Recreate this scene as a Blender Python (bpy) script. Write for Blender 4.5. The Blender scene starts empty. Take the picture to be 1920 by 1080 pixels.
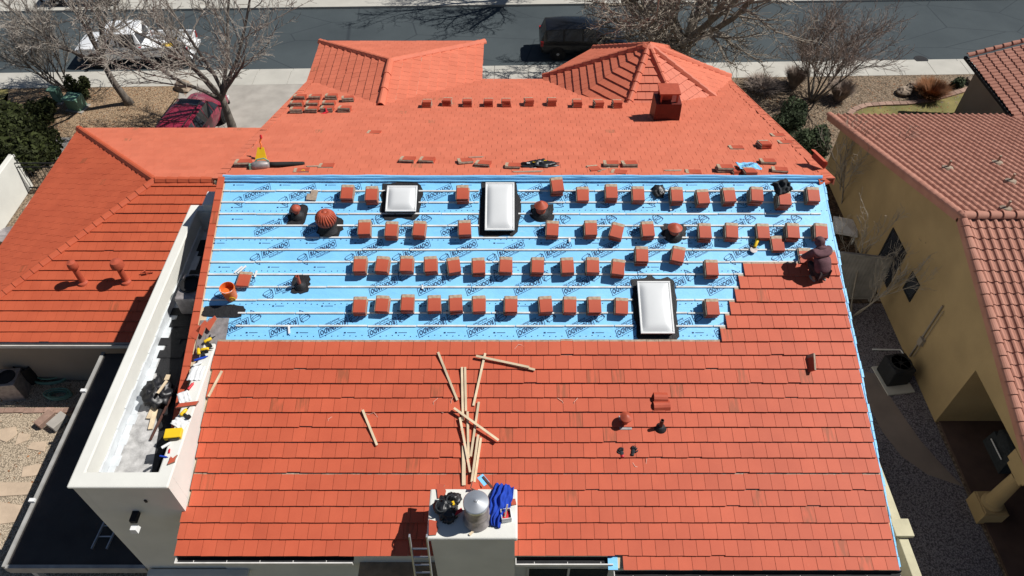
import bpy, bmesh, math, random
from mathutils import Vector, Matrix, noise
R = math.radians
sc = bpy.context.scene
COL = sc.collection
rnd = random.Random(7)

# ------------------------------------------------------------------ camera, sky, sun, exposure
CAM_H, TILT, FPX = 21.9, 47.7, 1390.0           # drone height (m), tilt below the horizon, focal length in 1920-px units
cam = bpy.data.cameras.new("camera"); camo = bpy.data.objects.new("camera", cam); COL.objects.link(camo)
camo.location = (0, 0, CAM_H); camo.rotation_euler = (R(90 - TILT), 0, 0)
cam.sensor_width = 36; cam.lens = 36 * FPX / 1920; cam.clip_end = 2000; cam.clip_start = 0.1
sc.camera = camo
SUN_EL, SUN_AZ = 51.0, 12.0                     # azimuth measured from +x towards +y
sd = Vector((math.cos(R(SUN_EL)) * math.cos(R(SUN_AZ)), math.cos(R(SUN_EL)) * math.sin(R(SUN_AZ)), math.sin(R(SUN_EL))))
w = bpy.data.worlds.new("World"); sc.world = w; w.use_nodes = True
wn = w.node_tree; bg = wn.nodes["Background"]
sky = wn.nodes.new("ShaderNodeTexSky"); sky.sky_type = 'NISHITA'; sky.sun_disc = False
sky.sun_elevation = R(SUN_EL); sky.sun_rotation = R(90 - SUN_AZ); sky.altitude = 1500
wn.links.new(sky.outputs[0], bg.inputs[0]); bg.inputs[1].default_value = 0.05
sun = bpy.data.lights.new("sun", 'SUN'); sun.energy = 5.0; sun.angle = R(0.5); sun.color = (1.0, 0.97, 0.92)
suno = bpy.data.objects.new("sun", sun); COL.objects.link(suno)
suno.rotation_euler = (-sd).to_track_quat('-Z', 'Y').to_euler(); suno.location = (40, 10, 60)
sc.view_settings.view_transform = 'Standard'; sc.view_settings.look = 'None'
sc.view_settings.exposure = 0.15; sc.view_settings.gamma = 1.0

# ------------------------------------------------------------------ survey: where a sight line meets a real surface
_t = R(TILT); CT, ST = math.cos(_t), math.sin(_t)
def ray(px, py):
    x = (px - 960) / FPX; u = (540 - py) / FPX
    return Vector((x, CT + u * ST, -ST + u * CT))
def hit(px, py, O, N):
    d = ray(px, py); C = Vector((0, 0, CAM_H))
    return C + d * ((O - C).dot(N) / d.dot(N))
def gnd(px, py, z=0.0): return hit(px, py, Vector((0, 0, z)), Vector((0, 0, 1)))
A = math.atan(1 / 3.0)                          # every slope of the house is 4 in 12
RIDGE_Y, RIDGE_Z = 16.27, 8.54
NX = Vector((1, 0, 0))
NS, NN = Vector((0, math.cos(A), math.sin(A))), Vector((0, -math.sin(A), math.cos(A)))       # near slope: up-slope, normal
FS, FN = Vector((0, -math.cos(A), math.sin(A))), Vector((0, math.sin(A), math.cos(A)))       # far slope
RO = Vector((0, RIDGE_Y, RIDGE_Z))
def near(px, py, h=0.0): return hit(px, py, RO + NN * h, NN) - NN * h
def far(px, py, h=0.0): return hit(px, py, RO + FN * h, FN) - FN * h
def frame(p, X, Y, Z, rot=0.0):
    m = Matrix(((X.x, Y.x, Z.x, p.x), (X.y, Y.y, Z.y, p.y), (X.z, Y.z, Z.z, p.z), (0, 0, 0, 1)))
    return m @ Matrix.Rotation(R(rot), 4, 'Z')
def nframe(p, rot=0.0, h=0.0): return frame(p + NN * h, NX, NS, NN, rot)
def fframe(p, rot=0.0, h=0.0): return frame(p + FN * h, -NX, FS, FN, rot)
def zframe(p, rot=0.0): return Matrix.Translation(p) @ Matrix.Rotation(R(rot), 4, 'Z')
I4 = Matrix.Identity(4)

# ------------------------------------------------------------------ mesh helper
class MB:
    def __init__(s): s.v = []; s.f = []; s.m = []; s.uv = []
    def add(s, vs, fs, M=None, mi=0, uvs=None):
        b = len(s.v)
        s.v += [tuple(M @ Vector(p)) if M is not None else tuple(p) for p in vs]
        for k, f in enumerate(fs):
            s.f.append(tuple(b + i for i in f)); s.m.append(mi)
            s.uv.append(uvs[k] if uvs else None)
    def box(s, c, d, M=None, mi=0, taper=1.0, top=None):
        x, y, z = c; a, b_, h = d[0] / 2, d[1] / 2, d[2] / 2; t = taper
        vs = [(x - a, y - b_, z - h), (x + a, y - b_, z - h), (x + a, y + b_, z - h), (x - a, y + b_, z - h),
              (x - a * t, y - b_ * t, z + h), (x + a * t, y - b_ * t, z + h), (x + a * t, y + b_ * t, z + h), (x - a * t, y + b_ * t, z + h)]
        fs = [(3, 2, 1, 0), (4, 5, 6, 7), (0, 1, 5, 4), (1, 2, 6, 5), (2, 3, 7, 6), (3, 0, 4, 7)]
        s.add(vs, fs[:1], M, mi); b = len(s.v) - 8
        for f in fs[1:]: s.f.append(tuple(b + i for i in f)); s.m.append(mi); s.uv.append(None)
        if top is not None: s.m[-5] = top
    def span(s, p0, p1, mi=0, M=None):             # box from corner to corner
        s.box([(a + b) / 2 for a, b in zip(p0, p1)], [abs(b - a) for a, b in zip(p0, p1)], M, mi)
    def bar(s, p, q, wd, th, up=Vector((0, 0, 1)), mi=0):
        p, q = Vector(p), Vector(q); X = (q - p); L = X.length; X.normalize()
        Y = up.cross(X); Y.normalize(); Z = X.cross(Y)
        s.box((L / 2, 0, th / 2), (L, wd, th), frame(p, X, Y, Z), mi)
    def tube(s, pts, rad, n=6, M=None, mi=0, cap=True):
        pts = [Vector(p) for p in pts]; b = len(s.v)
        if not hasattr(rad, '__len__'): rad = [rad] * len(pts)
        prev = None
        for i, p in enumerate(pts):
            d = (pts[min(i + 1, len(pts) - 1)] - pts[max(i - 1, 0)]).normalized()
            if prev is None:
                a = d.orthogonal().normalized()
            else:
                a = prev - d * prev.dot(d)
                a = a.normalized() if a.length > 1e-6 else d.orthogonal().normalized()
            prev = a; c = d.cross(a)
            for k in range(n):
                t = 2 * math.pi * k / n; q = p + (a * math.cos(t) + c * math.sin(t)) * rad[i]
                s.v.append(tuple(M @ q) if M is not None else tuple(q))
        for i in range(len(pts) - 1):
            for k in range(n):
                k2 = (k + 1) % n
                s.f.append((b + i * n + k, b + i * n + k2, b + (i + 1) * n + k2, b + (i + 1) * n + k)); s.m.append(mi); s.uv.append(None)
        if cap and n > 2:
            s.f.append(tuple(b + k for k in reversed(range(n)))); s.m.append(mi); s.uv.append(None)
            e = b + (len(pts) - 1) * n
            s.f.append(tuple(e + k for k in range(n))); s.m.append(mi); s.uv.append(None)
    def lathe(s, prof, n=16, M=None, mi=0):        # profile of (radius, z)
        b = len(s.v)
        for r, z in prof:
            for k in range(n):
                t = 2 * math.pi * k / n; q = Vector((r * math.cos(t), r * math.sin(t), z))
                s.v.append(tuple(M @ q) if M is not None else tuple(q))
        for i in range(len(prof) - 1):
            for k in range(n):
                k2 = (k + 1) % n
                s.f.append((b + i * n + k, b + i * n + k2, b + (i + 1) * n + k2, b + (i + 1) * n + k)); s.m.append(mi); s.uv.append(None)
        if prof[0][0] > 1e-4: s.f.append(tuple(b + k for k in reversed(range(n)))); s.m.append(mi); s.uv.append(None)
        e = b + (len(prof) - 1) * n
        if prof[-1][0] > 1e-4: s.f.append(tuple(e + k for k in range(n))); s.m.append(mi); s.uv.append(None)
    def prism(s, poly, z0, z1, M=None, mi=0, side=None):   # polygon extruded along z
        n = len(poly)
        s.add([(x, y, z0) for x, y in poly] + [(x, y, z1) for x, y in poly],
              [tuple(reversed(range(n))), tuple(range(n, 2 * n))], M, mi)
        b = len(s.v) - 2 * n
        for k in range(n):
            k2 = (k + 1) % n
            s.f.append((b + k, b + k2, b + n + k2, b + n + k)); s.m.append(mi if side is None else side); s.uv.append(None)
    def blob(s, r, M=None, mi=0, seed=0, amp=0.25, nu=20, nv=12, freq=1.6, flat=None):
        b = len(s.v)
        for j in range(nv + 1):
            ph = math.pi * j / nv
            for i in range(nu):
                t = 2 * math.pi * i / nu
                d = Vector((math.sin(ph) * math.cos(t), math.sin(ph) * math.sin(t), math.cos(ph)))
                k = 1 + amp * noise.noise(d * freq + Vector((seed * 3.7, seed * 1.3, seed))) + amp * .6 * noise.noise(d * freq * 3.1 + Vector((seed, seed, 9)))
                q = Vector((d.x * r[0] * k, d.y * r[1] * k, d.z * r[2] * k))
                if flat is not None and q.z < flat: q.z = flat + (q.z - flat) * .05
                s.v.append(tuple(M @ q) if M is not None else tuple(q))
        for j in range(nv):
            for i in range(nu):
                i2 = (i + 1) % nu
                s.f.append((b + j * nu + i, b + (j + 1) * nu + i, b + (j + 1) * nu + i2, b + j * nu + i2)); s.m.append(mi); s.uv.append(None)
    def build(s, name, mats, parent=None, smooth=False, clip=None, local=False, bevel=0.0, mat=None, auto=None):
        me = bpy.data.meshes.new(name); me.from_pydata(s.v, [], s.f)
        if not isinstance(mats, (list, tuple)): mats = [mats]
        for m_ in mats: me.materials.append(m_)
        me.polygons.foreach_set("material_index", s.m)
        if any('tile' in m_.name for m_ in mats):
            ul = me.uv_layers.new(name="UVMap"); k = 0; buf = []
            for f, u in zip(s.f, s.uv):
                for j in range(len(f)): buf += list(u[j]) if u is not None else [0.5, 0.6]
            ul.data.foreach_set("uv", buf)
        if clip:
            bm = bmesh.new(); bm.from_mesh(me)
            for co, no in clip:
                bmesh.ops.bisect_plane(bm, geom=bm.verts[:] + bm.edges[:] + bm.faces[:], plane_co=co, plane_no=no, clear_outer=True)
            bm.to_mesh(me); bm.free()
        if smooth:
            me.polygons.foreach_set("use_smooth", [True] * len(me.polygons))
        if auto:
            me.set_sharp_from_angle(angle=R(auto))
        me.validate(); me.update()
        o = bpy.data.objects.new(name, me); COL.objects.link(o)
        if parent is not None:
            o.parent = parent
            if not local: o.matrix_parent_inverse = wm(parent).inverted()
        if mat is not None: o.matrix_local = mat
        if bevel:
            b = o.modifiers.new("bevel", 'BEVEL'); b.width = bevel; b.segments = 2; b.limit_method = 'ANGLE'
        return o
def wm(o):
    m = o.matrix_basis.copy()
    if o.parent is not None: m = wm(o.parent) @ o.matrix_parent_inverse @ m
    return m
def tag(o, label=None, cat=None, group=None, kind=None):
    if label: o["label"] = label
    if cat: o["category"] = cat
    if group: o["group"] = group
    if kind: o["kind"] = kind
    return o
def thing(name, label, cat, loc=(0, 0, 0), group=None, M=None):
    o = bpy.data.objects.new(name, None); COL.objects.link(o); o.empty_display_size = .2
    if M is not None: o.matrix_basis = M
    else: o.location = loc
    return tag(o, label, cat, group)
def kids(o): return [c for c in COL.objects if c.parent == o]
def dup(root, M, label=None, group=None):
    r = root.copy(); COL.objects.link(r); r.matrix_basis = M
    if label: r["label"] = label
    if group: r["group"] = group
    for ch in kids(root):
        c = ch.copy(); COL.objects.link(c); c.parent = r
        for g in kids(ch):
            d = g.copy(); COL.objects.link(d); d.parent = c
    return r

# ------------------------------------------------------------------ materials
def nn(nt, t, **kw):
    n = nt.nodes.new(t)
    for k, v in kw.items():
        if k.startswith("i_"):
            key = k[2:]; n.inputs[int(key) if key.isdigit() else key].default_value = v
        else: setattr(n, k, v)
    return n
def base_mat(name, rough=0.8, spec=0.3, metal=0.0):
    m = bpy.data.materials.new(name); m.use_nodes = True
    b = m.node_tree.nodes["Principled BSDF"]
    b.inputs["Roughness"].default_value = rough; b.inputs["Specular IOR Level"].default_value = spec; b.inputs["Metallic"].default_value = metal
    return m, m.node_tree, b
def mixc(nt, fac, a, b, mode='MIX'):
    n = nn(nt, "ShaderNodeMix", data_type='RGBA', blend_type=mode)
    for sock, v in ((n.inputs[0], fac), (n.inputs[6], a), (n.inputs[7], b)):
        if hasattr(v, 'links') or isinstance(v, bpy.types.NodeSocket): nt.links.new(v, sock)
        elif isinstance(v, (int, float)): sock.default_value = v
        else: sock.default_value = (*v[:3], 1)
    return n.outputs[2]
def ramp(nt, src, lo, hi):
    n = nn(nt, "ShaderNodeMapRange", i_1=lo, i_2=hi); nt.links.new(src, n.inputs[0]); return n.outputs[0]
def coords(nt, obj=True):
    return nn(nt, "ShaderNodeTexCoord").outputs["Object" if obj else "Generated"]
def noise_t(nt, scale, detail=4, rough=.55, vec=None, stretch=None):
    n = nn(nt, "ShaderNodeTexNoise", i_Scale=scale, i_Detail=detail, i_Roughness=rough)
    v = vec if vec is not None else coords(nt)
    if stretch:
        mp = nn(nt, "ShaderNodeMapping"); mp.inputs["Scale"].default_value = stretch; nt.links.new(v, mp.inputs[0]); v = mp.outputs[0]
    nt.links.new(v, n.inputs["Vector"]); return n.outputs[0]
def bump(nt, b, src, strength, dist=.02):
    n = nn(nt, "ShaderNodeBump", i_Strength=strength, i_Distance=dist)
    nt.links.new(src, n.inputs["Height"]); nt.links.new(n.outputs[0], b.inputs["Normal"])
def plain(name, c, rough=.7, var=.25, scale=6.0, spec=.3, metal=0.0, bmp=0.0, bscale=40, island=0.0, objr=0.0, c2=None):
    m, nt, b = base_mat(name, rough, spec, metal)
    n = noise_t(nt, scale)
    c2 = c2 or [x * (1 - var) for x in c]
    col = mixc(nt, ramp(nt, n, .3, .7), c, c2)
    if island:
        g = nn(nt, "ShaderNodeNewGeometry").outputs["Random Per Island"]
        col = mixc(nt, 1.0, col, val3(nt, ramp2(nt, g, 1 - island, 1 + island)), 'MULTIPLY')
    if objr:
        g = nn(nt, "ShaderNodeObjectInfo").outputs["Random"]
        col = mixc(nt, 1.0, col, val3(nt, ramp2(nt, g, 1 - objr, 1 + objr)), 'MULTIPLY')
    nt.links.new(col, b.inputs["Base Color"])
    if bmp: bump(nt, b, noise_t(nt, bscale, 3), bmp)
    return m
def ramp2(nt, src, lo, hi):
    n = nn(nt, "ShaderNodeMapRange", i_3=lo, i_4=hi); nt.links.new(src, n.inputs[0]); return n.outputs[0]
def val3(nt, v):
    n = nn(nt, "ShaderNodeCombineColor")
    for i in range(3): nt.links.new(v, n.inputs[i])
    return n.outputs[0]
def tile_mat(name, red, red2, tan, head=.13, stain=.06, scuff=.5, jit=.07):
    m, nt, b = base_mat(name, .62, .35)
    co = coords(nt)
    g = nn(nt, "ShaderNodeNewGeometry").outputs["Random Per Island"]
    col = mixc(nt, ramp(nt, noise_t(nt, 1.1, 5, .6, co), .35, .68), red, red2)
    col = mixc(nt, 1.0, col, val3(nt, ramp2(nt, g, 1 - jit, 1 + jit)), 'MULTIPLY')
    # a few tiles come from a browner batch
    gt = nn(nt, "ShaderNodeMath", operation='GREATER_THAN', i_1=1 - stain); nt.links.new(g, gt.inputs[0])
    streak = ramp(nt, noise_t(nt, 9, 2, .5, co, (1.6, .25, .25)), .38, .62)
    mu = nn(nt, "ShaderNodeMath", operation='MULTIPLY'); nt.links.new(gt.outputs[0], mu.inputs[0]); nt.links.new(streak, mu.inputs[1])
    mu2 = nn(nt, "ShaderNodeMath", operation='MULTIPLY', i_1=.7); nt.links.new(mu.outputs[0], mu2.inputs[0])
    col = mixc(nt, mu2.outputs[0], col, [red2[0] * .5, red2[1] * .85, red2[2] * .8])
    # fine grain and pale scuffs
    col = mixc(nt, ramp2(nt, noise_t(nt, 60, 2, .7, co), 0, .35), col, [c * .62 for c in red2])
    sc_ = ramp(nt, noise_t(nt, 7.0, 6, .75, co), .66, .78)
    mu3 = nn(nt, "ShaderNodeMath", operation='MULTIPLY', i_1=scuff); nt.links.new(sc_, mu3.inputs[0])
    col = mixc(nt, mu3.outputs[0], col, [.62, .30, .20])
    # bare concrete at the head of the tile
    uv = nn(nt, "ShaderNodeUVMap", uv_map="UVMap").outputs[0]
    sp = nn(nt, "ShaderNodeSeparateXYZ"); nt.links.new(uv, sp.inputs[0])
    jit = ramp2(nt, noise_t(nt, 14, 3, .6, co), -.035, .035)
    ad = nn(nt, "ShaderNodeMath", operation='ADD'); nt.links.new(sp.outputs[1], ad.inputs[0]); nt.links.new(jit, ad.inputs[1])
    hd = ramp(nt, ad.outputs[0], head + .012, head - .012)
    tn = mixc(nt, ramp(nt, noise_t(nt, 12, 4, .6, co), .35, .7), tan, [tan[0] * .55, tan[1] * .5, tan[2] * .45])
    col = mixc(nt, hd, col, tn)
    nt.links.new(col, b.inputs["Base Color"])
    bump(nt, b, noise_t(nt, 70, 3, .6, co), .25, .006)
    return m
M = {}
M['tile'] = tile_mat("red_roof_tile", (.56, .112, .052), (.49, .092, .042), (.42, .33, .25), stain=.04, scuff=.45)
M['tile_far'] = tile_mat("red_roof_tile_sunlit_sheen", (.63, .172, .098), (.56, .145, .08), (.42, .33, .25), stain=.01, scuff=.2, jit=.05)  # same tile, paler: stronger sun and grazing sheen put into the colour
M['tile_loose'] = tile_mat("red_loose_tile", (.50, .10, .05), (.42, .072, .036), (.50, .39, .28), head=.20, stain=.0, scuff=.8)
M['raw'] = plain("raw_concrete_tile", (.40, .31, .235), .9, .4, 15, objr=.15)
M['tile_wing'] = tile_mat("red_roof_tile_wing", (.52, .105, .045), (.45, .085, .036), (.42, .33, .25), stain=.01, scuff=.15, jit=.035)
M['stucco'] = plain("cream_stucco", (.69, .68, .625), .9, .13, .9, bmp=.3, bscale=60)
M['stucco_grey'] = plain("grey_stucco", (.40, .41, .41), .9, .12, 2.0, bmp=.35, bscale=50)
M['stucco_tan'] = plain("tan_stucco", (.41, .29, .145), .92, .22, .7, bmp=.35, bscale=45)
M['stucco_brown'] = plain("brown_stucco", (.30, .25, .20), .92, .14, 1.0, bmp=.3, bscale=45)
M['white'] = plain("white_paint", (.78, .77, .74), .5, .08, 5)
M['trim'] = plain("off_white_trim", (.66, .64, .60), .55, .2, 5)
M['dark'] = plain("dark_void", (.02, .02, .022), .8, .3, 5)
M['black'] = plain("black_flashing", (.022, .022, .024), .6, .45, 9, bmp=.5, bscale=30)
M['bitumen'] = plain("black_bitumen_roof", (.060, .055, .052), .9, .35, 1.2, bmp=.4, bscale=80)
M['felt_edge'] = plain("metal_edge", (.38, .37, .35), .5, .3, 3)
M['glass'] = plain("window_glass", (.03, .035, .045), .08, .2, 2, spec=.7)
M['silver'] = plain("silver_coating", (.62, .65, .67), .38, .2, 4, spec=.6)
M['grit'] = plain("silver_grit_floor", (.52, .51, .50), .8, .5, 5, bmp=.4, bscale=25)
M['galv'] = plain("galvanised_steel", (.62, .64, .66), .32, .15, 6, metal=.75)
M['galv_dull'] = plain("dirty_galvanised_steel", (.42, .38, .37), .5, .45, 7, metal=.4)
M['wood'] = plain("pale_pine", (.70, .56, .38), .75, .25, 4, objr=.12)
M['batten'] = plain("weathered_batten", (.74, .74, .72), .8, .3, 2.5, island=.12)
M['cloth_blue'] = plain("royal_blue_cloth", (.012, .055, .42), .85, .4, 8)
M['cloth_grey'] = plain("charcoal_cloth", (.035, .04, .045), .9, .4, 10)
M['bag'] = plain("black_plastic", (.012, .012, .014), .45, .4, 12, spec=.6)
M['yellow'] = plain("yellow_plastic", (.78, .50, .02), .4, .12, 5)
M['orange'] = plain("orange_plastic", (.72, .16, .03), .42, .15, 5)
M['redp'] = plain("red_plastic", (.55, .02, .03), .45, .15, 5)
M['pvc'] = plain("white_plastic", (.74, .74, .73), .4, .1, 8)
M['greenp'] = plain("green_utility_paint", (.16, .30, .22), .55, .15, 4)
M['hoodie'] = plain("maroon_hoodie", (.15, .075, .085), .95, .35, 9, bmp=.4, bscale=70)
M['jeans'] = plain("dark_trousers", (.040, .032, .034), .9, .35, 9)
M['skin'] = plain("skin", (.36, .20, .13), .6, .15, 8)
M['shoe'] = plain("grey_shoe", (.30, .29, .28), .7, .4, 12)
M['rubber'] = plain("black_rubber", (.018, .018, .018), .75, .3, 10)
M['rim'] = plain("alloy_rim", (.52, .53, .55), .3, .1, 8, metal=.8)
M['alu'] = plain("aluminium", (.50, .51, .53), .4, .15, 8, metal=.6)
M['strap'] = plain("pale_strapping", (.72, .46, .36), .5, .2, 5)
M['redvent'] = plain("red_painted_metal", (.42, .085, .045), .5, .18, 8)
M['flue'] = plain('shaded_red_paint', (.13, .022, .015), .5, .2, 8)  # the flue's red darkened so its colour carries the shade
M['steelpipe'] = plain("dark_pipe", (.10, .045, .035), .6, .3, 8)

# underlayment: blue polymer sheet, faintly wrinkled
m, nt, b = base_mat("blue_underlayment", .48, .4)
co = coords(nt)
col = mixc(nt, ramp(nt, noise_t(nt, .7, 4, .6, co), .35, .7), (.245, .60, .90), (.20, .53, .85))
col = mixc(nt, ramp2(nt, noise_t(nt, 26, 3, .6, co), 0, .10), col, (.1, .3, .6))
col = mixc(nt, ramp(nt, noise_t(nt, 2.1, 5, .7, co, (.5, 2, 2)), .62, .8), col, (.33, .60, .80))
nt.links.new(col, b.inputs["Base Color"])
bump(nt, b, noise_t(nt, 3.2, 4, .6, co, (.6, 1.5, 1.5)), .55, .03)
M['blue'] = m
M['ink'] = plain("navy_print", (.014, .04, .12), .6, .2, 6)
M['dome'] = plain("white_acrylic_dome", (.62, .63, .63), .42, .04, 3, spec=.5)

def gravel(name, c1, c2, c3, scale, bmp=.6):
    m, nt, b = base_mat(name, .95, .15)
    co = coords(nt)
    v = nn(nt, "ShaderNodeTexVoronoi", i_Scale=scale); nt.links.new(co, v.inputs["Vector"])
    sp = nn(nt, "ShaderNodeSeparateColor"); nt.links.new(v.outputs["Color"], sp.inputs[0])
    col = mixc(nt, sp.outputs[0], c1, c2)
    col = mixc(nt, ramp(nt, noise_t(nt, .35, 5, .65, co), .4, .68), col, c3)
    col = mixc(nt, ramp(nt, v.outputs["Distance"], .25, .75), col, [x * .45 for x in c2])
    nt.links.new(col, b.inputs["Base Color"])
    bump(nt, b, v.outputs["Distance"], bmp, -.03)
    return m
M['gravel_tan'] = gravel("tan_gravel", (.46, .33, .21), (.33, .225, .14), (.38, .27, .17), 16)
M['gravel_brown'] = gravel("brown_gravel", (.34, .26, .18), (.22, .165, .115), (.26, .19, .13), 13)
M['gravel_grey'] = gravel("grey_gravel", (.30, .27, .29), (.17, .155, .17), (.24, .215, .23), 22)
M['gravel_patio'] = gravel("patio_gravel", (.58, .48, .36), (.45, .36, .26), (.50, .40, .29), 24)
M['earth'] = gravel("bare_earth", (.15, .10, .07), (.10, .07, .05), (.12, .08, .055), 9, .3)
M['concrete'] = plain("pale_concrete", (.47, .45, .40), .9, .18, .8, bmp=.1, bscale=30)
M['concrete2'] = plain("worn_concrete", (.40, .37, .33), .9, .28, 1.1, bmp=.1, bscale=30)
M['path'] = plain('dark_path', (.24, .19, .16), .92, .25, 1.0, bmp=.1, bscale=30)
M['gatewood'] = plain('weathered_gate', (.30, .28, .25), .9, .3, 3)
M['cream_wall'] = plain('yellowish_stucco', (.52, .48, .33), .9, .2, 2, bmp=.3, bscale=50)
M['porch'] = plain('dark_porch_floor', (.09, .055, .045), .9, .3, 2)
M['flag'] = plain("flagstone", (.56, .43, .31), .9, .25, 2, bmp=.3, bscale=12, island=.15)
M['brick'] = plain("brick_edging", (.34, .22, .17), .9, .3, 9, island=.2)
M['grassmat'] = plain("dry_grass", (.24, .20, .075), .95, .55, 1.3, bmp=.9, bscale=45, c2=(.12, .115, .04))
# asphalt with sealed cracks
m, nt, b = base_mat("asphalt", .92, .2)
co = coords(nt)
col = mixc(nt, ramp(nt, noise_t(nt, .22, 5, .6, co), .35, .68), (.072, .090, .097), (.044, .058, .065))
col = mixc(nt, ramp2(nt, noise_t(nt, 55, 2, .7, co), 0, .7), col, (.045, .05, .053))
wv = nn(nt, "ShaderNodeTexNoise", i_Scale=.5, i_Detail=4.0); nt.links.new(co, wv.inputs["Vector"])
mx = nn(nt, "ShaderNodeMix", data_type='VECTOR', i_0=.06); nt.links.new(co, mx.inputs[4]); nt.links.new(wv.outputs["Color"], mx.inputs[5])
mp = nn(nt, "ShaderNodeMapping"); mp.inputs["Scale"].default_value = (.20, .36, .3); nt.links.new(mx.outputs[1], mp.inputs[0])
vo = nn(nt, "ShaderNodeTexVoronoi", feature='DISTANCE_TO_EDGE', i_Scale=1.0); nt.links.new(mp.outputs[0], vo.inputs["Vector"])
col = mixc(nt, ramp(nt, vo.outputs["Distance"], .010, .002), col, (.033, .041, .047))
nt.links.new(col, b.inputs["Base Color"]); bump(nt, b, noise_t(nt, 60, 2, .7, co), .25, .01)
M['asphalt'] = m
M['bark'] = plain("grey_bark", (.19, .165, .14), .95, .45, 5, bmp=.8, bscale=20)
M['bark_pale'] = plain("pale_bark", (.30, .255, .20), .95, .6, 2.2, bmp=.8, bscale=16, c2=(.11, .09, .07))
M['twig'] = plain("bare_twigs", (.33, .295, .255), .9, .4, 3)
M['twig_pale'] = plain("pale_twigs", (.33, .285, .23), .9, .4, 3)
M['twig_red'] = plain("reddish_twigs", (.33, .26, .215), .9, .35, 3)
M['leaf'] = plain("evergreen_leaves", (.05, .062, .016), .8, .55, 2, island=.55)
M['leaf2'] = plain("shrub_leaves", (.05, .07, .03), .8, .5, 2, island=.55)
M['straw'] = plain("dry_rusty_grass", (.30, .13, .055), .9, .4, 3, island=.35)
M['rock'] = plain("field_rock", (.36, .28, .21), .9, .4, 3, bmp=.6, bscale=8)
M['barrel'] = plain("clay_barrel_tile", (.42, .20, .145), .8, .22, 1.5, bmp=.3, bscale=60, c2=(.34, .15, .105))
M['barrel_edge'] = plain("clay_tile_trim", (.27, .115, .085), .8, .3, 3)

# ------------------------------------------------------------------ the house being re-roofed
EXP, TW = .368, .312                            # tile exposure up the slope, tile width
house = thing("tiled_house", "cream stucco house with red tile roof, half of one slope stripped to blue sheet", "house", (0, 12, 0))
def sd(py, px=1170): return (RIDGE_Y - near(px, py).y) / math.cos(A)      # distance down the near slope from the ridge
def tiles(mb, O, X, S, N, rows, exp=EXP, tw=TW, seed=1, slip=.05, lift=.054, jit=.004, thick=.032):
    """rows: (distance of the nose below O, x0, x1). Every tile is a small slab whose nose rides on the course below."""
    r = random.Random(seed); L = exp + .05
    for i, (d, x0, x1) in enumerate(rows):
        off = (tw * .5 if i % 2 else 0) + r.uniform(-.02, .02)
        x = math.floor(x0 / tw) * tw - tw + off
        wob = r.uniform(0, 6); rowl = r.uniform(-.004, .004)
        while x < x1:
            a, b = max(x + .004, x0), min(x + tw - .004, x1)
            xx = x; x += tw
            if b - a < .05: continue
            dd = d + .004 * math.sin(xx * .55 + wob) + r.uniform(-jit, jit) - (.018 if r.random() < slip else 0)
            l0 = lift + rowl + r.uniform(-.003, .005); l1 = .004
            t = thick; sk = r.uniform(-.003, .003)
            P = lambda u, v, h: O + X * u - S * v + N * h
            vs = [P(a, dd + sk, l0), P(b, dd - sk, l0), P(b, dd - L, l1), P(a, dd - L, l1),
                  P(a, dd + sk, l0 + t), P(b, dd - sk, l0 + t), P(b, dd - L, l1 + t), P(a, dd - L, l1 + t)]
            uv = [[(0, 1), (1, 1), (1, 0), (0, 0)], [(0, 1), (1, 1), (1, 1), (0, 1)], [(1, 1), (1, 0), (1, 0), (1, 1)],
                  [(1, 0), (0, 0), (0, 0), (1, 0)], [(0, 0), (0, 1), (0, 1), (0, 0)]]
            mb.add(vs, [(4, 5, 6, 7), (0, 1, 5, 4), (1, 2, 6, 5), (2, 3, 7, 6), (3, 0, 4, 7)], None, 0, uv)
def caps(mb, p0, p1, wd=.30, hi=.10, step=.345, drop=.06, rise=.03, plain_v=False):
    """overlapping ridge or hip tiles from p0 (low end) to p1"""
    p0, p1 = Vector(p0), Vector(p1); d = p1 - p0; L = d.length; d.normalize()
    side = d.cross(Vector((0, 0, 1))).normalized(); up = side.cross(d).normalized()
    n = max(1, round(L / step)); st = L / n
    for i in range(n):
        a = p0 + d * (i * st - .03); b = p0 + d * ((i + 1) * st + .02)
        prof = [(-.5, -drop), (-.47, -.005), (-.22, hi * .82), (0, hi), (.22, hi * .82), (.47, -.005), (.5, -drop)]
        va = [a + side * (u * wd) + up * (h + rise) for u, h in prof]; vb = [b + side * (u * wd * .9) + up * (h + .002) for u, h in prof]
        ia = [a + side * (u * wd * .9) + up * (h + rise - .03) for u, h in prof]
        k = len(prof)
        fs = [(j, j + 1, k + j + 1, k + j) for j in range(k - 1)] + [(2 * k + j, 2 * k + j + 1, j + 1, j) for j in range(k - 1)]
        mb.add(va + vb + ia, fs)
def vplane(p, q, keep):
    """vertical clipping plane through p and q that keeps the side of point keep"""
    p, q = Vector(p), Vector(q); n = Vector((q.y - p.y, -(q.x - p.x), 0)).normalized()
    if (Vector(keep) - p).dot(n) > 0: n = -n
    return (p, n)
ey = RIDGE_Y - 9.966 * math.cos(A)              # eave of the near slope
def zn(y): return RIDGE_Z - (RIDGE_Y - y) / 3
def zf(y): return RIDGE_Z - (y - RIDGE_Y) / 3
XL, XR, YFE = -8.42, 9.0, 27.15                 # rakes, far eave
WF = 7.70                                       # front wall plane
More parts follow.
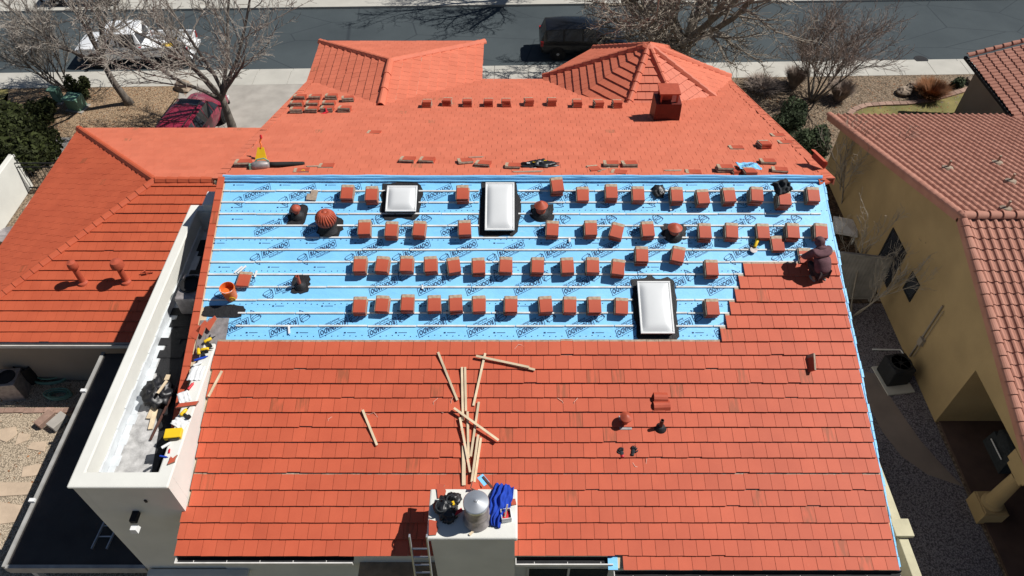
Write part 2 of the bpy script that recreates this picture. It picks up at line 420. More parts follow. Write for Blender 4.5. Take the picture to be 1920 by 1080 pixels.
# walls
mb = MB()
def yz_prism(mb, poly, x0, x1, mi=0):
    mb.prism(poly, x0, x1, Matrix(((0, 0, 1, 0), (1, 0, 0, 0), (0, 1, 0, 0), (0, 0, 0, 1))), mi)
yz_prism(mb, [(WF, 0), (26.5, 0), (26.5, zf(26.5) - .22), (RIDGE_Y, RIDGE_Z - .22), (WF, zn(WF) - .22)], -7.545, 8.55)
yz_prism(mb, [(9.6, 0), (26.5, 0), (26.5, zf(26.5) - .22), (RIDGE_Y, RIDGE_Z - .22), (9.6, zn(9.6) - .22)], -8.15, -7.548)
mb.span((-8.1, 26.503, 0), (-1.6, 29.7, 4.75))
mb.prism([(5.2 + 3.45 / math.cos(R(22.5)) * math.cos(R(22.5 + 45 * k)), 25.77 + 3.45 / math.cos(R(22.5)) * math.sin(R(22.5 + 45 * k))) for k in range(8)], 0, 4.78)
mb.build("wall", M['stucco'], house)
# roof deck (plywood under the coverings)
mb = MB()
Mn = frame(RO, NX, NS, NN); Mf = frame(RO, -NX, FS, FN)
def deck(mb, Mx, x0, x1, s0, s1, th=.12, top=-.035):
    mb.span((x0, -s1, top - th), (x1, -s0, top), 0, Mx)
sy = lambda y: (RIDGE_Y - y) / math.cos(A)
deck(mb, Mn, -8.20, -7.56, 0.0, sy(9.0)); deck(mb, Mn, -7.557, 2.3, 0.0, 9.93); deck(mb, Mn, 2.303, 8.73, 0.0, sd(1068.9) - .04)
deck(mb, Mf, -8.86, -XL - .04, .0, (YFE - RIDGE_Y) / math.cos(A) - .03)
mb.build("roof_deck", M['wood'], house)

# blue underlayment: five overlapping courses of sheet, turned down over the right rake and over the ridge board
ub = MB()
laps = [0.03, sd(397, 1000), sd(452, 1000), sd(510, 1000), sd(572, 1000), sd(636, 1000) + .3, 8.3]
for i in range(len(laps) - 1):
    x0 = -8.05 if i < 4 else (-7.9 if i == 4 else -7.5)
    s0, s1 = laps[i], laps[i + 1]
    ub.span((x0, -s1 - .05, -.034), (8.735, -s0, -.028 - .001 * i), 0, Mn)
ub.span((8.736, -10.28, -.16), (8.745, .02, -.022), 0, Mn)                        # folded over the rake board
for k in range(46):                                                            # loose, puckered edge of the fold
    s = .1 + k * .222; wv_ = rnd.uniform(.02, .06)
    ub.box((8.745 + wv_ / 2, -s, -.02 - rnd.uniform(0, .03)), (wv_, .21, .012), Mn)
und = ub.build("underlayment", M['blue'], house)
rb = MB(); rb.span((-8.05, RIDGE_Y - .03, RIDGE_Z - .03), (8.70, RIDGE_Y + .05, RIDGE_Z + .085))
k = 0
pts = [(-8.1 + i * .336, RIDGE_Y + .03 + rnd.uniform(-.012, .012), RIDGE_Z + .098 + rnd.uniform(-.006, .012)) for i in range(51)]
rb.tube(pts, .035, 6)
pts = [(-8.1 + i * .336, RIDGE_Y - .045 + rnd.uniform(-.01, .01), RIDGE_Z + .0 + rnd.uniform(-.006, .006)) for i in range(51)]
rb.tube(pts, .03, 6)
rb.build("ridge_wrap", M['blue'], und, smooth=False)
# printing on the sheet
def text_mesh(txt, size, bold):
    cu = bpy.data.curves.new("t", 'FONT'); cu.body = txt; cu.size = size; cu.resolution_u = 2
    cu.align_x = 'LEFT'; cu.space_character = 1.05
    if bold: cu.fill_mode = 'NONE'; cu.bevel_depth = bold; cu.bevel_resolution = 0
    o = bpy.data.objects.new("t", cu); COL.objects.link(o)
    dg = bpy.context.evaluated_depsgraph_get(); me = bpy.data.meshes.new_from_object(o.evaluated_get(dg))
    vs = [tuple(v.co) for v in me.vertices]; fs = [tuple(p.vertices) for p in me.polygons]
    bpy.data.objects.remove(o); bpy.data.curves.remove(cu); bpy.data.meshes.remove(me)
    return vs, fs
BIG = text_mesh("ROOFNADO", .150, .0050); SML = text_mesh("AnchorDeck PSU", .062, 0)
def fit(t, wd, ht):
    xs = [v[0] for v in t[0]]; ys = [v[1] for v in t[0]]
    kx, ky = wd / (max(xs) - min(xs)), ht / (max(ys) - min(ys))
    return [((v[0] - min(xs)) * kx, (v[1] - min(ys)) * ky, 0.0 if abs(v[2]) < .001 else v[2] * .25) for v in t[0]], t[1]
BIG = fit(BIG, .70, .145); SML = fit(SML, .54, .066)
def stroke(mb, pts, wd, M_):
    for (x0, y0), (x1, y1) in zip(pts, pts[1:]):
        dx, dy = x1 - x0, y1 - y0; l = math.hypot(dx, dy) or 1; nx_, ny_ = -dy / l * wd / 2, dx / l * wd / 2
        ex, ey_ = dx / l * wd * .3, dy / l * wd * .3
        mb.add([(x0 - ex + nx_, y0 - ey_ + ny_, 0), (x0 - ex - nx_, y0 - ey_ - ny_, 0), (x1 + ex - nx_, y1 + ey_ - ny_, 0), (x1 + ex + nx_, y1 + ey_ + ny_, 0)], [(0, 1, 2, 3)], M_)
def logo(mb, M_):
    """twister outline, then the boxed wide lettering with the small line under it"""
    T = M_ @ Matrix.Translation((-.30, -.05, 0)) @ Matrix.Rotation(R(8), 4, 'Z')
    for k in range(4):                           # stacked ellipses of the funnel
        cx, cy, rx, ry = .10 + .012 * k, .15 - .062 * k, .13 - .024 * k, .045 - .006 * k
        stroke(mb, [(cx + rx * math.cos(t * .45), cy + ry * math.sin(t * .45)) for t in range(5 if k else 0, 15)], .011, T)
    stroke(mb, [(.0, .17), (-.02, .10), (.03, .02), (.07, -.08), (.12, -.15), (.135, -.07), (.2, .0), (.235, .10), (.24, .17)], .012, T)
    stroke(mb, [(.16, .06), (.22, .17), (.20, .22)], .008, T)
    S_ = M_ @ Matrix(((1, .18, 0, 0), (0, 1, 0, 0), (0, 0, 1, 0), (0, 0, 0, 1)))
    stroke(mb, [(-.03, -.03), (.74, -.03), (.74, .175), (-.03, .175), (-.03, -.03)], .011, S_)
    mb.add(BIG[0], BIG[1], S_ @ Matrix.Translation((.01, 0, .001)))
    mb.add(SML[0], SML[1], S_ @ Matrix.Translation((.14, -.115, .001)))
pb = MB()
PITCH = 1.27; H_ = -.024
def print_row(py, px0, flip, x_lo=-8.0, x_hi=8.7, step=0):
    p = near(px0, py); s = (RIDGE_Y - p.y) / math.cos(A)
    n = int(18 / PITCH)
    for k in range(-n, n + 1):
        x = p.x + k * PITCH
        if not (x_lo + .35 < x < x_hi - .45): continue
        Mx = Mn @ Matrix.Translation((x, -s, H_)) @ Matrix.Rotation(R(28 + (180 if flip else 0)), 4, 'Z') @ Matrix.Translation((-.22, 0, 0))
        logo(pb, Mx)
xm = near(655, 530).x
print_row(367, 474, False); print_row(419, 510, True); print_row(474, 508, False)
print_row(541, 533, False, -8.0, xm); print_row(527, 726, True, xm, 8.7); print_row(604, 540, True, -7.7, 8.7)
for py in (346, 388, 410, 455, 500, 573, 623):          # lines of fine print
    p = near(1000, py); s = (RIDGE_Y - p.y) / math.cos(A)
    for k in range(14):
        x = -7.9 + k * PITCH + rnd.uniform(-.03, .03) + (py % 7) * .1
        if x > 8.4 or (py > 560 and x < -7.3): continue
        pb.box((x, -s, H_), (.22, .012, .001), Mn); pb.box((x - .17, -s, H_), (.05, .035, .001), Mn)
for py in (394, 449, 507, 569, 629):                     # nailing dots along the laps
    p = near(1000, py); s = (RIDGE_Y - p.y) / math.cos(A)
    x = -8.05 if py < 560 else -7.4
    while x < 8.7:
        pb.box((x, -s + rnd.uniform(-.02, .02), H_), (.026, .020, .002), Mn); x += .155
pb.build("printed_lettering", M['ink'], und)
# battens: four-foot strips nailed across the sheet, with a gap at every joint
SKY = [(752, 371), (937, 385), (1229, 577)]
brow = [339.6, 357.3, 378.7, 400.4, 422.7, 445.1, 467.8, 490.7, 513.8, 537.5, 561.7, 586.3, 610.7]
holes = [(353, 398, 722, 785), (350, 430, 898, 972), (530, 625, 1187, 1268), (392, 404, 545, 576), (395, 430, 592, 632),
         (395, 404, 999, 1036), (418, 440, 1244, 1282), (530, 542, 553, 578)]
ends = {490.7: 1508, 513.8: 1395, 537.5: 1386, 561.7: 1379, 586.3: 1369, 610.7: 1362}
segs = []
for py in brow:
    s = sd(py, 1000); x = -8.05 + rnd.uniform(-1.2, 0); xe = near(ends.get(py, 1700), py).x if py in ends else 8.50
    lo = -8.05 if py < 580 else -7.1
    while x < xe:
        a, b_ = max(x, lo), min(x + 1.245, xe); x += 1.27
        cut = [(a, b_)]
        for y0, y1, p0, p1 in holes:
            if y0 <= py <= y1:
                h0, h1 = near(p0, py).x, near(p1, py).x; new = []
                for u, v in cut:
                    if v <= h0 or u >= h1: new.append((u, v)); continue
                    if u < h0: new.append((u, h0))
                    if v > h1: new.append((h1, v))
                cut = new
        segs += [(s, u, v) for u, v in cut if v - u > .08]
segs.sort(key=lambda t: -t[0])
rest = MB()
def batten(mb, s, u, v):
    t = rnd.uniform(-.006, .006)
    mb.span((u, -s - .021 + t, -.026), (v, -s + .021 + t, .003), 0, Mn)
for i, (s, u, v) in enumerate(segs):
    if i < 100:
        b1 = MB(); batten(b1, s, u, v); b1.build("batten", M['batten'], house)
    else: batten(rest, s, u, v)
tag(rest.build("battens", M['batten'], house), kind='stuff')

# red tiles of the near slope: the finished lower courses, the stepped courses at the right, the rake strip at the left
nb = MB()
low = [666.2, 692.4, 719.1, 746, 773.1, 801.3, 829.3, 858.4, 887.1, 918.9, 948.9, 980, 1011.1, 1042.7]
rows = [(sd(y), -7.53 if near(1170, y).y > 7.75 else -7.64, 8.69 + .015 * math.sin(y)) for y in low]
tiles(nb, RO - NN * .03, NX, NS, NN, [r for r in rows[:-1]] + [(rows[-1][0], rows[-1][1], 8.70)], seed=3, slip=.035, jit=.0025)
tiles(nb, RO - NN * .03, NX, NS, NN, [(sd(1068.9), near(1165, 1060).x, 8.70)], seed=5, slip=0)
stair = [(495.7, 1508), (518, 1395), (542, 1386), (567, 1379), (590.7, 1369), (616, 1361.7), (640.7, 1351.7)]
tiles(nb, RO - NN * .03, NX, NS, NN, [(sd(y, 1500), near(x, y - 10).x, 8.68) for y, x in stair], seed=8, slip=.02)
o = nb.build("near_roof_tiles", M['tile'], house)
nb = MB(); s = .36; i = 0
while s < sy(9.15):
    nb.box((-8.135, -s + .19, .03), (.18, .40, .035), Mn @ Matrix.Translation((0, 0, 0)) @ Matrix.Rotation(R(.4), 4, 'Y'))
    nb.box((-8.24, -s + .19, -.05), (.03, .40, .19), Mn); s += EXP; i += 1
nb.build("rake_tiles", M['tile'], house)
# far slope
fb = MB(); n = int((YFE - RIDGE_Y) / math.cos(A) / EXP)
rows = [((YFE - RIDGE_Y) / math.cos(A) - k * EXP, -8.80, 8.16) for k in range(n, -1, -1)]
tiles(fb, RO - FN * .03, -NX, FS, FN, rows, seed=11, slip=.008, jit=.003)
fb.build("far_roof_tiles", M['tile_far'], house, clip=[(Vector((0, RIDGE_Y + .055, 0)), Vector((0, -1, 0)))])
fb = MB(); s = .40
while s < (YFE - RIDGE_Y) / math.cos(A) + .1:
    fb.box((8.28, -s + .19, .032), (.26, .40, .035), Mf @ Matrix.Rotation(R(rnd.uniform(-.3, .3)), 4, 'Z')); fb.box((8.425, -s + .19, -.05), (.03, .40, .2), Mf); s += EXP
fb.build("rake_tiles", M['tile_far'], house); fb = MB(); s = .40
while s < (YFE - RIDGE_Y) / math.cos(A) + .1:
    fb.box((-8.92, -s + .19, .032), (.26, .40, .035), Mf @ Matrix.Rotation(R(rnd.uniform(-.3, .3)), 4, 'Z')); fb.box((-9.065, -s + .19, -.05), (.03, .40, .2), Mf); s += EXP
fb.build("rake_tiles", M['tile_far'], house)

def slope(name, eave_a, eave_b, up, run, clip, mat, seed, pitch=1 / 3., exp=EXP, tw=TW, parent=house, under=True):
    """tiled plane that rises from the level eave a-b towards the horizontal direction up for run metres (plan)"""
    a, b_ = Vector(eave_a), Vector(eave_b); X = (b_ - a).normalized(); L = (b_ - a).length
    up = Vector(up).normalized(); S = (up + Vector((0, 0, pitch))).normalized(); N = X.cross(S)
    if N.z < 0: N = -N
    SL = run * math.sqrt(1 + pitch * pitch); n = int(SL / exp) + 1
    mb = MB(); O = a
    tiles(mb, O, X, S, N, [(-k * exp, 0, L) for k in range(n, -1, -1)], exp, tw, seed, slip=.008, jit=.003)
    clip = list(clip) + [(a + up * run, up)]
    mb.build(name, mat, parent, clip=clip)
    db = MB(); c = a + up * run + Vector((0, 0, pitch * run)); d = b_ + up * run + Vector((0, 0, pitch * run)); z = Vector((0, 0, .045)); t = Vector((0, 0, .15))
    db.add([a - z, b_ - z, d - z, c - z, a - t, b_ - t, d - t, c - t], [(0, 1, 2, 3), (7, 6, 5, 4), (0, 4, 5, 1), (1, 5, 6, 2), (2, 6, 7, 3), (3, 7, 4, 0)])
    db.build("roof_board", M['trim'], parent, clip=clip)
# street-side hipped projection
gx0, gx1, gxr, gy1, gz = -8.46, -1.26, -4.86, 30.16, 4.91
gyr = gy1 - 3.6; gzr = gz + 3.6 / 3
hipL = vplane((gx0, gy1, 0), (gxr, gyr, 0), (gx0, gyr, 0)); hipR = vplane((gx1, gy1, 0), (gxr, gyr, 0), (gx1, gyr, 0))
rdg = vplane((gxr, 0, 0), (gxr, 10, 0), (gx0, 5, 0)); rdg2 = vplane((gxr, 0, 0), (gxr, 10, 0), (gx1, 5, 0))
slope("hip_roof_tiles", (gx0, 22.8, gz), (gx0, gy1, gz), (1, 0, 0), 3.6, [hipL, rdg], M['tile_far'], 21)
slope("hip_roof_tiles", (gx1, 22.8, gz), (gx1, gy1, gz), (-1, 0, 0), 3.6, [hipR, rdg2], M['tile_far'], 22)
fl = vplane((gx0, gy1, 0), (gxr, gyr, 0), (gxr, gy1, 0)); fr = vplane((gx1, gy1, 0), (gxr, gyr, 0), (gxr, gy1, 0))
slope("hip_roof_tiles", (gx0, gy1, gz), (gx1, gy1, gz), (0, -1, 0), 3.6, [fl, fr], M['tile_far'], 23)
def cap_row(p0, p1, *a, mat='tile_far', par=None, **k):
    c_ = MB(); caps(c_, p0, p1, *a, **k); c_.build("ridge_tiles", M[mat], par or house)
cap_row((gx0 - .02, gy1 + .02, gz + .04), (gxr, gyr, gzr + .05)); cap_row((gx1 + .02, gy1 + .02, gz + .04), (gxr, gyr, gzr + .05))
cap_row((gxr, 23.45, gzr + .05), (gxr, gyr, gzr + .06), .34, .12, 1.2)
# octagonal turret
tcx, tcy, tap, tz, ta = 5.2, 25.77, 3.86, 4.91, 7.22
V8 = [Vector((tcx + tap / math.cos(R(22.5)) * math.cos(R(22.5 + 45 * k)), tcy + tap / math.cos(R(22.5)) * math.sin(R(22.5 + 45 * k)), tz)) for k in range(8)]
apex = Vector((tcx, tcy, ta)); pit = (ta - tz) / tap
for k in range(8):
    a, b_ = V8[k], V8[(k + 1) % 8]; mid = (a + b_) / 2; up = Vector((tcx - mid.x, tcy - mid.y, 0))
    cl = [vplane(a, apex, mid), vplane(b_, apex, mid)]
    slope("turret_roof_tiles", a, b_, up, tap, cl, M['tile_far'], 31 + k, pit, .33)
for k in range(8):
    if k == 4: continue                         # this arris is a plain fold without cap tiles
    cap_row(V8[k] + Vector((0, 0, .05)), apex + Vector((0, 0, .06)), .30, .11, .40)
cb = MB(); cb.lathe([(.27, -.06), (.26, .04), (.16, .09), (.05, .11), (0, .115)], 9, Matrix.Translation(apex + Vector((0, 0, .02))))
cb.build("apex_cap", M['tile_far'], house)

# ------------------------------------------------------------------ low wing at the left
we, wy0, wy1, wx0, wyr, wzr, wxr = 2.9, 14.88, 26.5, -18.6, 20.69, 4.84, -12.79
wing = thing("tiled_wing", "single storey wing with hipped red tile roof joining the left side of the taller house", "building", (-14, 20.7, 0))
wb = MB(); wb.span((-18.1, 15.45, 0), (-9.76, 26.0, 2.78)); wb.build("wall", M['stucco_brown'], wing)  # darker stucco carries the shade on the wing wall
hn = vplane((wx0, wy0, 0), (wxr, wyr, 0), (wxr, wy0, 0)); hf = vplane((wx0, wy1, 0), (wxr, wyr, 0), (wxr, wy1, 0))
hl1 = vplane((wx0, wy0, 0), (wxr, wyr, 0), (wx0, wyr, 0)); hl2 = vplane((wx0, wy1, 0), (wxr, wyr, 0), (wx0, wyr, 0))
slope("wing_roof_tiles", (wx0, wy0, we), (-9.76, wy0, we), (0, 1, 0), 5.81, [hn], M['tile_wing'], 41, parent=wing)
slope("wing_roof_tiles", (wx0, wy1, we), (-8.2, wy1, we), (0, -1, 0), 5.81, [hf], M['tile_far'], 42, parent=wing)
slope("wing_roof_tiles", (wx0, wy0, we), (wx0, wy1, we), (1, 0, 0), 5.81, [hl1, hl2], M['tile_wing'], 43, parent=wing)
z = Vector((0, 0, .05))
WK = dict(mat='tile_wing', par=wing)
cap_row(Vector((wx0, wy0, we)) + z, Vector((wxr, wyr, wzr)) + z, **WK); cap_row(Vector((wx0, wy1, we)) + z, Vector((wxr, wyr, wzr)) + z, **WK)
cap_row(Vector((wxr + .1, wyr, wzr)) + z, Vector((-9.0, wyr, wzr)) + z, .30, .11, .39, **WK)
gb = MB(); gb.span((wx0, wy0 - .10, we - .16), (-9.77, wy0 - .07, we - .03)); gb.build("gutter", M['trim'], wing)

# ------------------------------------------------------------------ narrow roof well with parapets at the left of the slope
pz, pf = 7.0, 6.2
pb_ = MB()
pb_.span((-9.68, WF + .03, 0), (-9.50, 16.9, pz - .08)); pb_.span((-9.497, WF + .03, 0), (-7.56, 8.0, pz - .08))
pb_.span((-7.81, 8.003, 5.0), (-7.56, 11.9, pz - .08)); pb_.span((-9.497, 16.7, 5.5), (-8.42, 16.9, pz - .08))
par = pb_.build("parapet", M['stucco'], house)
q = MB()
q.prism([(-9.74, WF - .03), (-7.52, WF - .03), (-7.52, 11.95), (-7.85, 11.95), (-7.85, 8.05), (-9.46, 8.05), (-9.46, 16.72), (-8.45, 16.72), (-8.45, 16.97), (-9.74, 16.97)], pz - .078, pz)
q.build("parapet_cap", M['stucco'], par, bevel=.035)
fb = MB(); fb.span((-9.497, 8.003, 5.9), (-7.813, 16.7, pf)); fb.build("well_floor", M['grit'], house)
fb = MB()
for k in range(30):
    y = 8.05 + k * .285; fb.box((-9.475, y + .14, pf + .12 + rnd.uniform(-.01, .02)), (.04, .283, .26 + rnd.uniform(-.02, .04)))
    fb.box((-9.37, y + .14, pf + .004), (.19 + rnd.uniform(-.05, .06), .283, .012))
fb.build("silver_flashing", M['silver'], house)
fb = MB(); fb.span((-9.25, 11.3, pf + .004), (-7.82, 16.69, pf + .016)); fb.prism([(-8.35, 8.1), (-7.82, 8.1), (-7.82, 11.3), (-9.2, 11.3), (-8.95, 10.6), (-8.9, 10.2), (-8.6, 9.6), (-8.5, 9.0)], pf + .004, pf + .014)  # black sheet paints in the shade over the well floor, beside real felt
for k in range(22):                              # torn black felt and rubble in the back of the well
    fb.box((-9.0 + rnd.uniform(-.2, .3), 11.9 + k * .21, pf + .02 + rnd.uniform(0, .02)), (.7 + rnd.uniform(-.25, .25), .25, .02), Matrix.Identity(4), 0)
fb.box((-8.28, 9.5, pf + .06), (.05, 3.6, .1))
fb.build("felt_and_shade_sheet", M['black'], house)
wp = gnd(393, 371, 7.2); pb_ = MB(); pb_.box((wp.x, wp.y, 5.9), (.30, .62, 2.6)); pb_.build("stucco_pier", M['white'], house, bevel=.02)
# wall lamp on the end of the well
lp = Vector((-8.62, WF, 6.0)); p = hit(258, 965, Vector((0, WF, 0)), Vector((0, 1, 0)))
lb = MB(); lb.box((p.x, WF - .10, p.z + .08), (.16, .26, .14)); lo = lb.build("wall_lamp", M['dark'], house, bevel=.02)
lb = MB(); lb.box((p.x, WF - .30, p.z - .10), (.17, .16, .16), None, 0, .8); lb.build("lamp_glass", M['pvc'], lo)
lb = MB(); lb.span((-9.6, WF - .2, 2.28), (-6.95, WF - .002, 2.42)); lb.build("wall_ledge", M['stucco'], house, bevel=.02)
# windows of the front wall
for (x0, x1, z0, z1) in ((-3.75, -1.85, .9, 2.62), (.45, 2.55, .9, 2.55), (5.0, 6.6, .9, 2.5)):
    b1 = MB(); b1.span((x0 - .06, WF - .05, z0 - .06), (x1 + .06, WF + .01, z0)); b1.span((x0 - .06, WF - .05, z1), (x1 + .06, WF + .01, z1 + .06))
    b1.span((x0 - .06, WF - .05, z0 + .001), (x0, WF + .01, z1 - .001)); b1.span((x1, WF - .05, z0 + .001), (x1 + .06, WF + .01, z1 - .001)); b1.span(((x0 + x1) / 2 - .03, WF - .045, z0 + .001), ((x0 + x1) / 2 + .03, WF + .01, z1 - .001))
    wo = b1.build("window", M['trim'], house)
    b1 = MB(); b1.span((x0, WF - .02, z0), (x1, WF - .005, z1)); b1.build("pane", M['glass'], wo)
b1 = MB(); b1.span((-3.95, WF - .42, 2.70), (-1.80, WF - .002, 2.86)); b1.build("window_canopy", M['rock'], house)
# gutters: open trough with a pale outer lip
def gutter(x0, x1, ynose, znose, left_cap=True):
    b1 = MB()
    b1.span((x0, ynose - .015, znose - .13), (x1, ynose + .0, znose - .02), 0); b1.span((x0, ynose - .15, znose - .15), (x1, ynose - .002, znose - .133), 0)
    o = b1.build("gutter", M['dark'], house)
    b1 = MB(); b1.span((x0, ynose - .18, znose - .15), (x1, ynose - .152, znose - .035)); b1.span((x0 - .02, ynose - .18, znose - .15), (x0 - .001, ynose, znose - .035))
    x = x0 + .4
    while x < x1: b1.span((x, ynose - .1505, znose - .045), (x + .012, ynose - .11, znose - .037)); x += .75
    b1.build("gutter_lip", M['trim'], o)
gutter(-7.6, -3.6, ey + .02, zn(ey) + .01); gutter(.10, 2.28, ey - .01, zn(ey)); gutter(2.31, 8.78, RIDGE_Y - sd(1068.9) * math.cos(A), zn(RIDGE_Y - sd(1068.9) * math.cos(A)))
b1 = MB(); b1.box((2.28, -sd(1055), -.03), (.22, .30, .01), Mn); b1.build("underlayment_scrap", M['blue'], house)
# chimney through the eave
ch = MB(); ch.span((-1.76, 6.77, 0), (.06, 7.78, 6.44)); cho = ch.build("chimney", M['stucco'], house)
ch = MB(); ch.span((-1.83, 6.69, 6.442), (.12, 7.85, 6.60)); ch.build("chimney_cap", M['stucco'], cho, bevel=.04)
p = gnd(895, 973, 6.60)
ch = MB(); ch.lathe([(.30, 0), (.31, .05), (.25, .14), (.255, .30), (.275, .36), (.25, .42), (.25, .60), (.24, .78)], 28, Matrix.Translation(p)); ch.build("flue_pipe", M['galv_dull'], cho, smooth=True, auto=40)
ch = MB(); ch.lathe([(.262, .70), (.275, .72), (.275, .80), (.262, .815), (.10, .845), (.045, .86), (.03, .885), (0, .89)], 32, Matrix.Translation(p)); ch.build("flue_lid", M['galv'], cho, smooth=True, auto=30)
b1 = MB(); b1.span((-8.04, -sy(11.3), -.02), (-7.56, -sd(600, 1000), -.008), 0, Mn); b1.span((-7.82, -sy(11.2), -.007), (-7.30, -sd(596, 1000), .002), 0, Mn); b1.build("metal_flashing", M['galv_dull'], house)
# black patched flashing round everything that comes through the sheet
def patch(name, px, py, rx, ry, seed, h=-.018, parent=house, irr=.16):
    r = random.Random(seed); c = near(px, py); n = 26; pts = []
    for k in range(n):
        t = 2 * math.pi * k / n; sq = 1 / max(abs(math.cos(t)), abs(math.sin(t))) ** .75
        kx = (1 + r.uniform(-irr, irr)) * min(sq, 1.3); pts.append((rx * math.cos(t) * kx, ry * math.sin(t) * kx))
    b1 = MB(); b1.prism(pts, h, h + .012, nframe(c)); return b1.build(name, M['black'], parent)
def skylight(px, py, wd, ln, seed):
    c = near(px, py, .17)
    patch("flashing", px, py + 3, wd / 2 + .15, ln / 2 + .20, seed, irr=.09)
    F = nframe(c); b1 = MB(); b1.span((-wd / 2 + .03, -ln / 2 + .03, -.03), (wd / 2 - .03, ln / 2 - .03, .12), 0, F)
    s_ = b1.build("skylight", M['dark'], house)
    b1 = MB(); t = .045
    for (x0, y0, x1, y1) in ((-wd / 2, -ln / 2, wd / 2, -ln / 2 + t), (-wd / 2, ln / 2 - t, wd / 2, ln / 2), (-wd / 2, -ln / 2 + t + .001, -wd / 2 + t, ln / 2 - t - .001), (wd / 2 - t, -ln / 2 + t + .001, wd / 2, ln / 2 - t - .001)):
        b1.span((x0, y0, .118), (x1, y1, .165), 0, F)
    b1.build("frame", M['pvc'], s_, bevel=.008)
    b1 = MB(); nu, nv = 14, 22; vs = []; a, b_ = wd / 2 - t, ln / 2 - t
    for j in range(nv + 1):
        for i in range(nu + 1):
            u, v = -1 + 2 * i / nu, -1 + 2 * j / nv
            e = min(1, (1 - abs(u)) * a / .16) ; f = min(1, (1 - abs(v)) * b_ / .20); e = e * (2 - e); f = f * (2 - f)
            vs.append((u * a, v * b_, .150 + .055 * e * f + .03 * (1 - u * u) * (1 - v * v)))
    b1.add(vs, [(j * (nu + 1) + i, j * (nu + 1) + i + 1, (j + 1) * (nu + 1) + i + 1, (j + 1) * (nu + 1) + i) for j in range(nv) for i in range(nu)], F)
    b1.build("dome", M['dome'], s_, smooth=True)
patch('flashing', 418, 583, .55, .17, 19, irr=.12)
skylight(752.5, 371.5, .84, .82, 1); skylight(937, 385.5, .80, 1.50, 2); skylight(1229.5, 575, .86, 1.46, 3)
def pipe_vent(p, F, cap, r, h, mat, capr=.0, caph=.1, seed=0, boot=True):
    b1 = MB(); T = zframe(p)
    if boot: b1.lathe([(r + .13, -.03), (r + .10, .03), (r + .02, .10), (r, .11)], 18, F, 1)
    b1.lathe([(r, -.1), (r, h), (r * .8, h), (r * .8, h - .06), (0, h - .06)], 16, T)
    o = b1.build("roof_vent", [mat, mat if seed % 2 else M['black']], house, smooth=True, auto=40)
    if cap == 'cone':
        b1 = MB(); b1.lathe([(capr * .96, h - .03), (capr, h + .01), (capr * .6, h + caph * .55), (capr * .12, h + caph), (0, h + caph)], 22, T); b1.build("vent_cap", mat, o, smooth=True, auto=35)
    elif cap == 'round':
        b1 = MB(); b1.lathe([(capr * .9, h - .02), (capr, h + .03), (capr * .93, h + caph * .5), (capr * .6, h + caph * .85), (0, h + caph)], 22, T); b1.build("vent_cap", mat, o, smooth=True, auto=35)
    return o
patch("flashing", 558, 402, .26, .33, 11, irr=.1); pipe_vent(near(558, 404), nframe(near(558, 404)), 'round', .07, .22, M['redvent'], .135, .13, 2)
patch("flashing", 619, 424, .34, .34, 12, irr=.14)
patch("flashing", 1016, 397, .32, .28, 13, irr=.12); pipe_vent(near(1014, 400), nframe(near(1014, 400)), 'cone', .13, .28, M['redvent'], .19, .15, 2)
patch("flashing", 1264, 434, .34, .26, 14, irr=.12); pipe_vent(near(1263, 440), nframe(near(1263, 440)), 'cone', .13, .25, M['redvent'], .20, .12, 2)
patch("flashing", 564, 532, .24, .26, 15, irr=.10); pipe_vent(near(563, 536), nframe(near(563, 536)), None, .045, .38, M['redvent'], seed=2)
# turbine ventilator: ribbed ball on a neck
p = near(615, 427); T = zframe(p + Vector((0, 0, .02))); T = T @ Matrix.Translation((0, 0, -.12)); b1 = MB(); b1.lathe([(.30, .05), (.24, .12), (.20, .20), (.19, .26)], 20, T); tv = b1.build("turbine_vent", M['black'], house, smooth=True, auto=40)
b1 = MB()
for k in range(22):
    t = 2 * math.pi * k / 22; pts = []
    for j in range(7):
        ph = math.pi * (.08 + .84 * j / 6); rr = .265 * math.sin(ph); pts.append((rr * math.cos(t + j * .07), rr * math.sin(t + j * .07), .44 + .235 * math.cos(ph)))
    b1.tube(pts, .030, 5, T)
b1.lathe([(.09, .66), (.085, .685), (0, .70)], 14, T); b1.lathe([(0, .23), (.22, .3), (.235, .44), (.2, .58), (0, .66)], 18, T)
b1.build("turbine_ball", M['redvent'], tv, smooth=True)
# two vents low on the finished tiles
b1 = MB(); p = near(1172, 793); b1.box((0, .0, .03), (.30, .34, .012), nframe(p)); b1.build("flashing", M['galv_dull'], house)
pipe_vent(p, nframe(p), 'cone', .075, .26, M['redvent'], .15, .10, 1, boot=False)
p = near(1238, 803); pipe_vent(p, nframe(p), None, .045, .36, M['steelpipe'], seed=2)
# old pipes on the wing
def wnear(px, py): return hit(px, py, Vector((wxr, wyr, wzr)), NN)
for (px, py, cap, h, cr) in ((157, 531, 'round', .80, .16), (238, 529, 'round', .80, .21)):
    p = wnear(px, py); T = zframe(p); b1 = MB(); b1.lathe([(.22, -.08), (.17, .08), (.10, .12)], 16, T); b1.lathe([(.10, .0), (.10, h)], 14, T)
    o = b1.build("roof_vent", M['tile_wing'] if False else M['redvent'], wing, smooth=True, auto=40)
    b1 = MB(); b1.lathe([(cr * .9, h - .06), (cr, h - .04), (cr, h + .10), (cr * .8, h + .20), (0, h + .25)], 18, T); b1.build("vent_cap", M['redvent'], o, smooth=True, auto=40)
p = wnear(277, 517); b1 = MB(); b1.tube([p + Vector((0, 0, -.05)), p + Vector((-.02, 0, .25))], .03, 6); b1.tube([p + Vector((-.2, 0, .14)), p + Vector((.2, .05, .12))], .02, 6); b1.build("pipe_bracket", M['redvent'], wing)
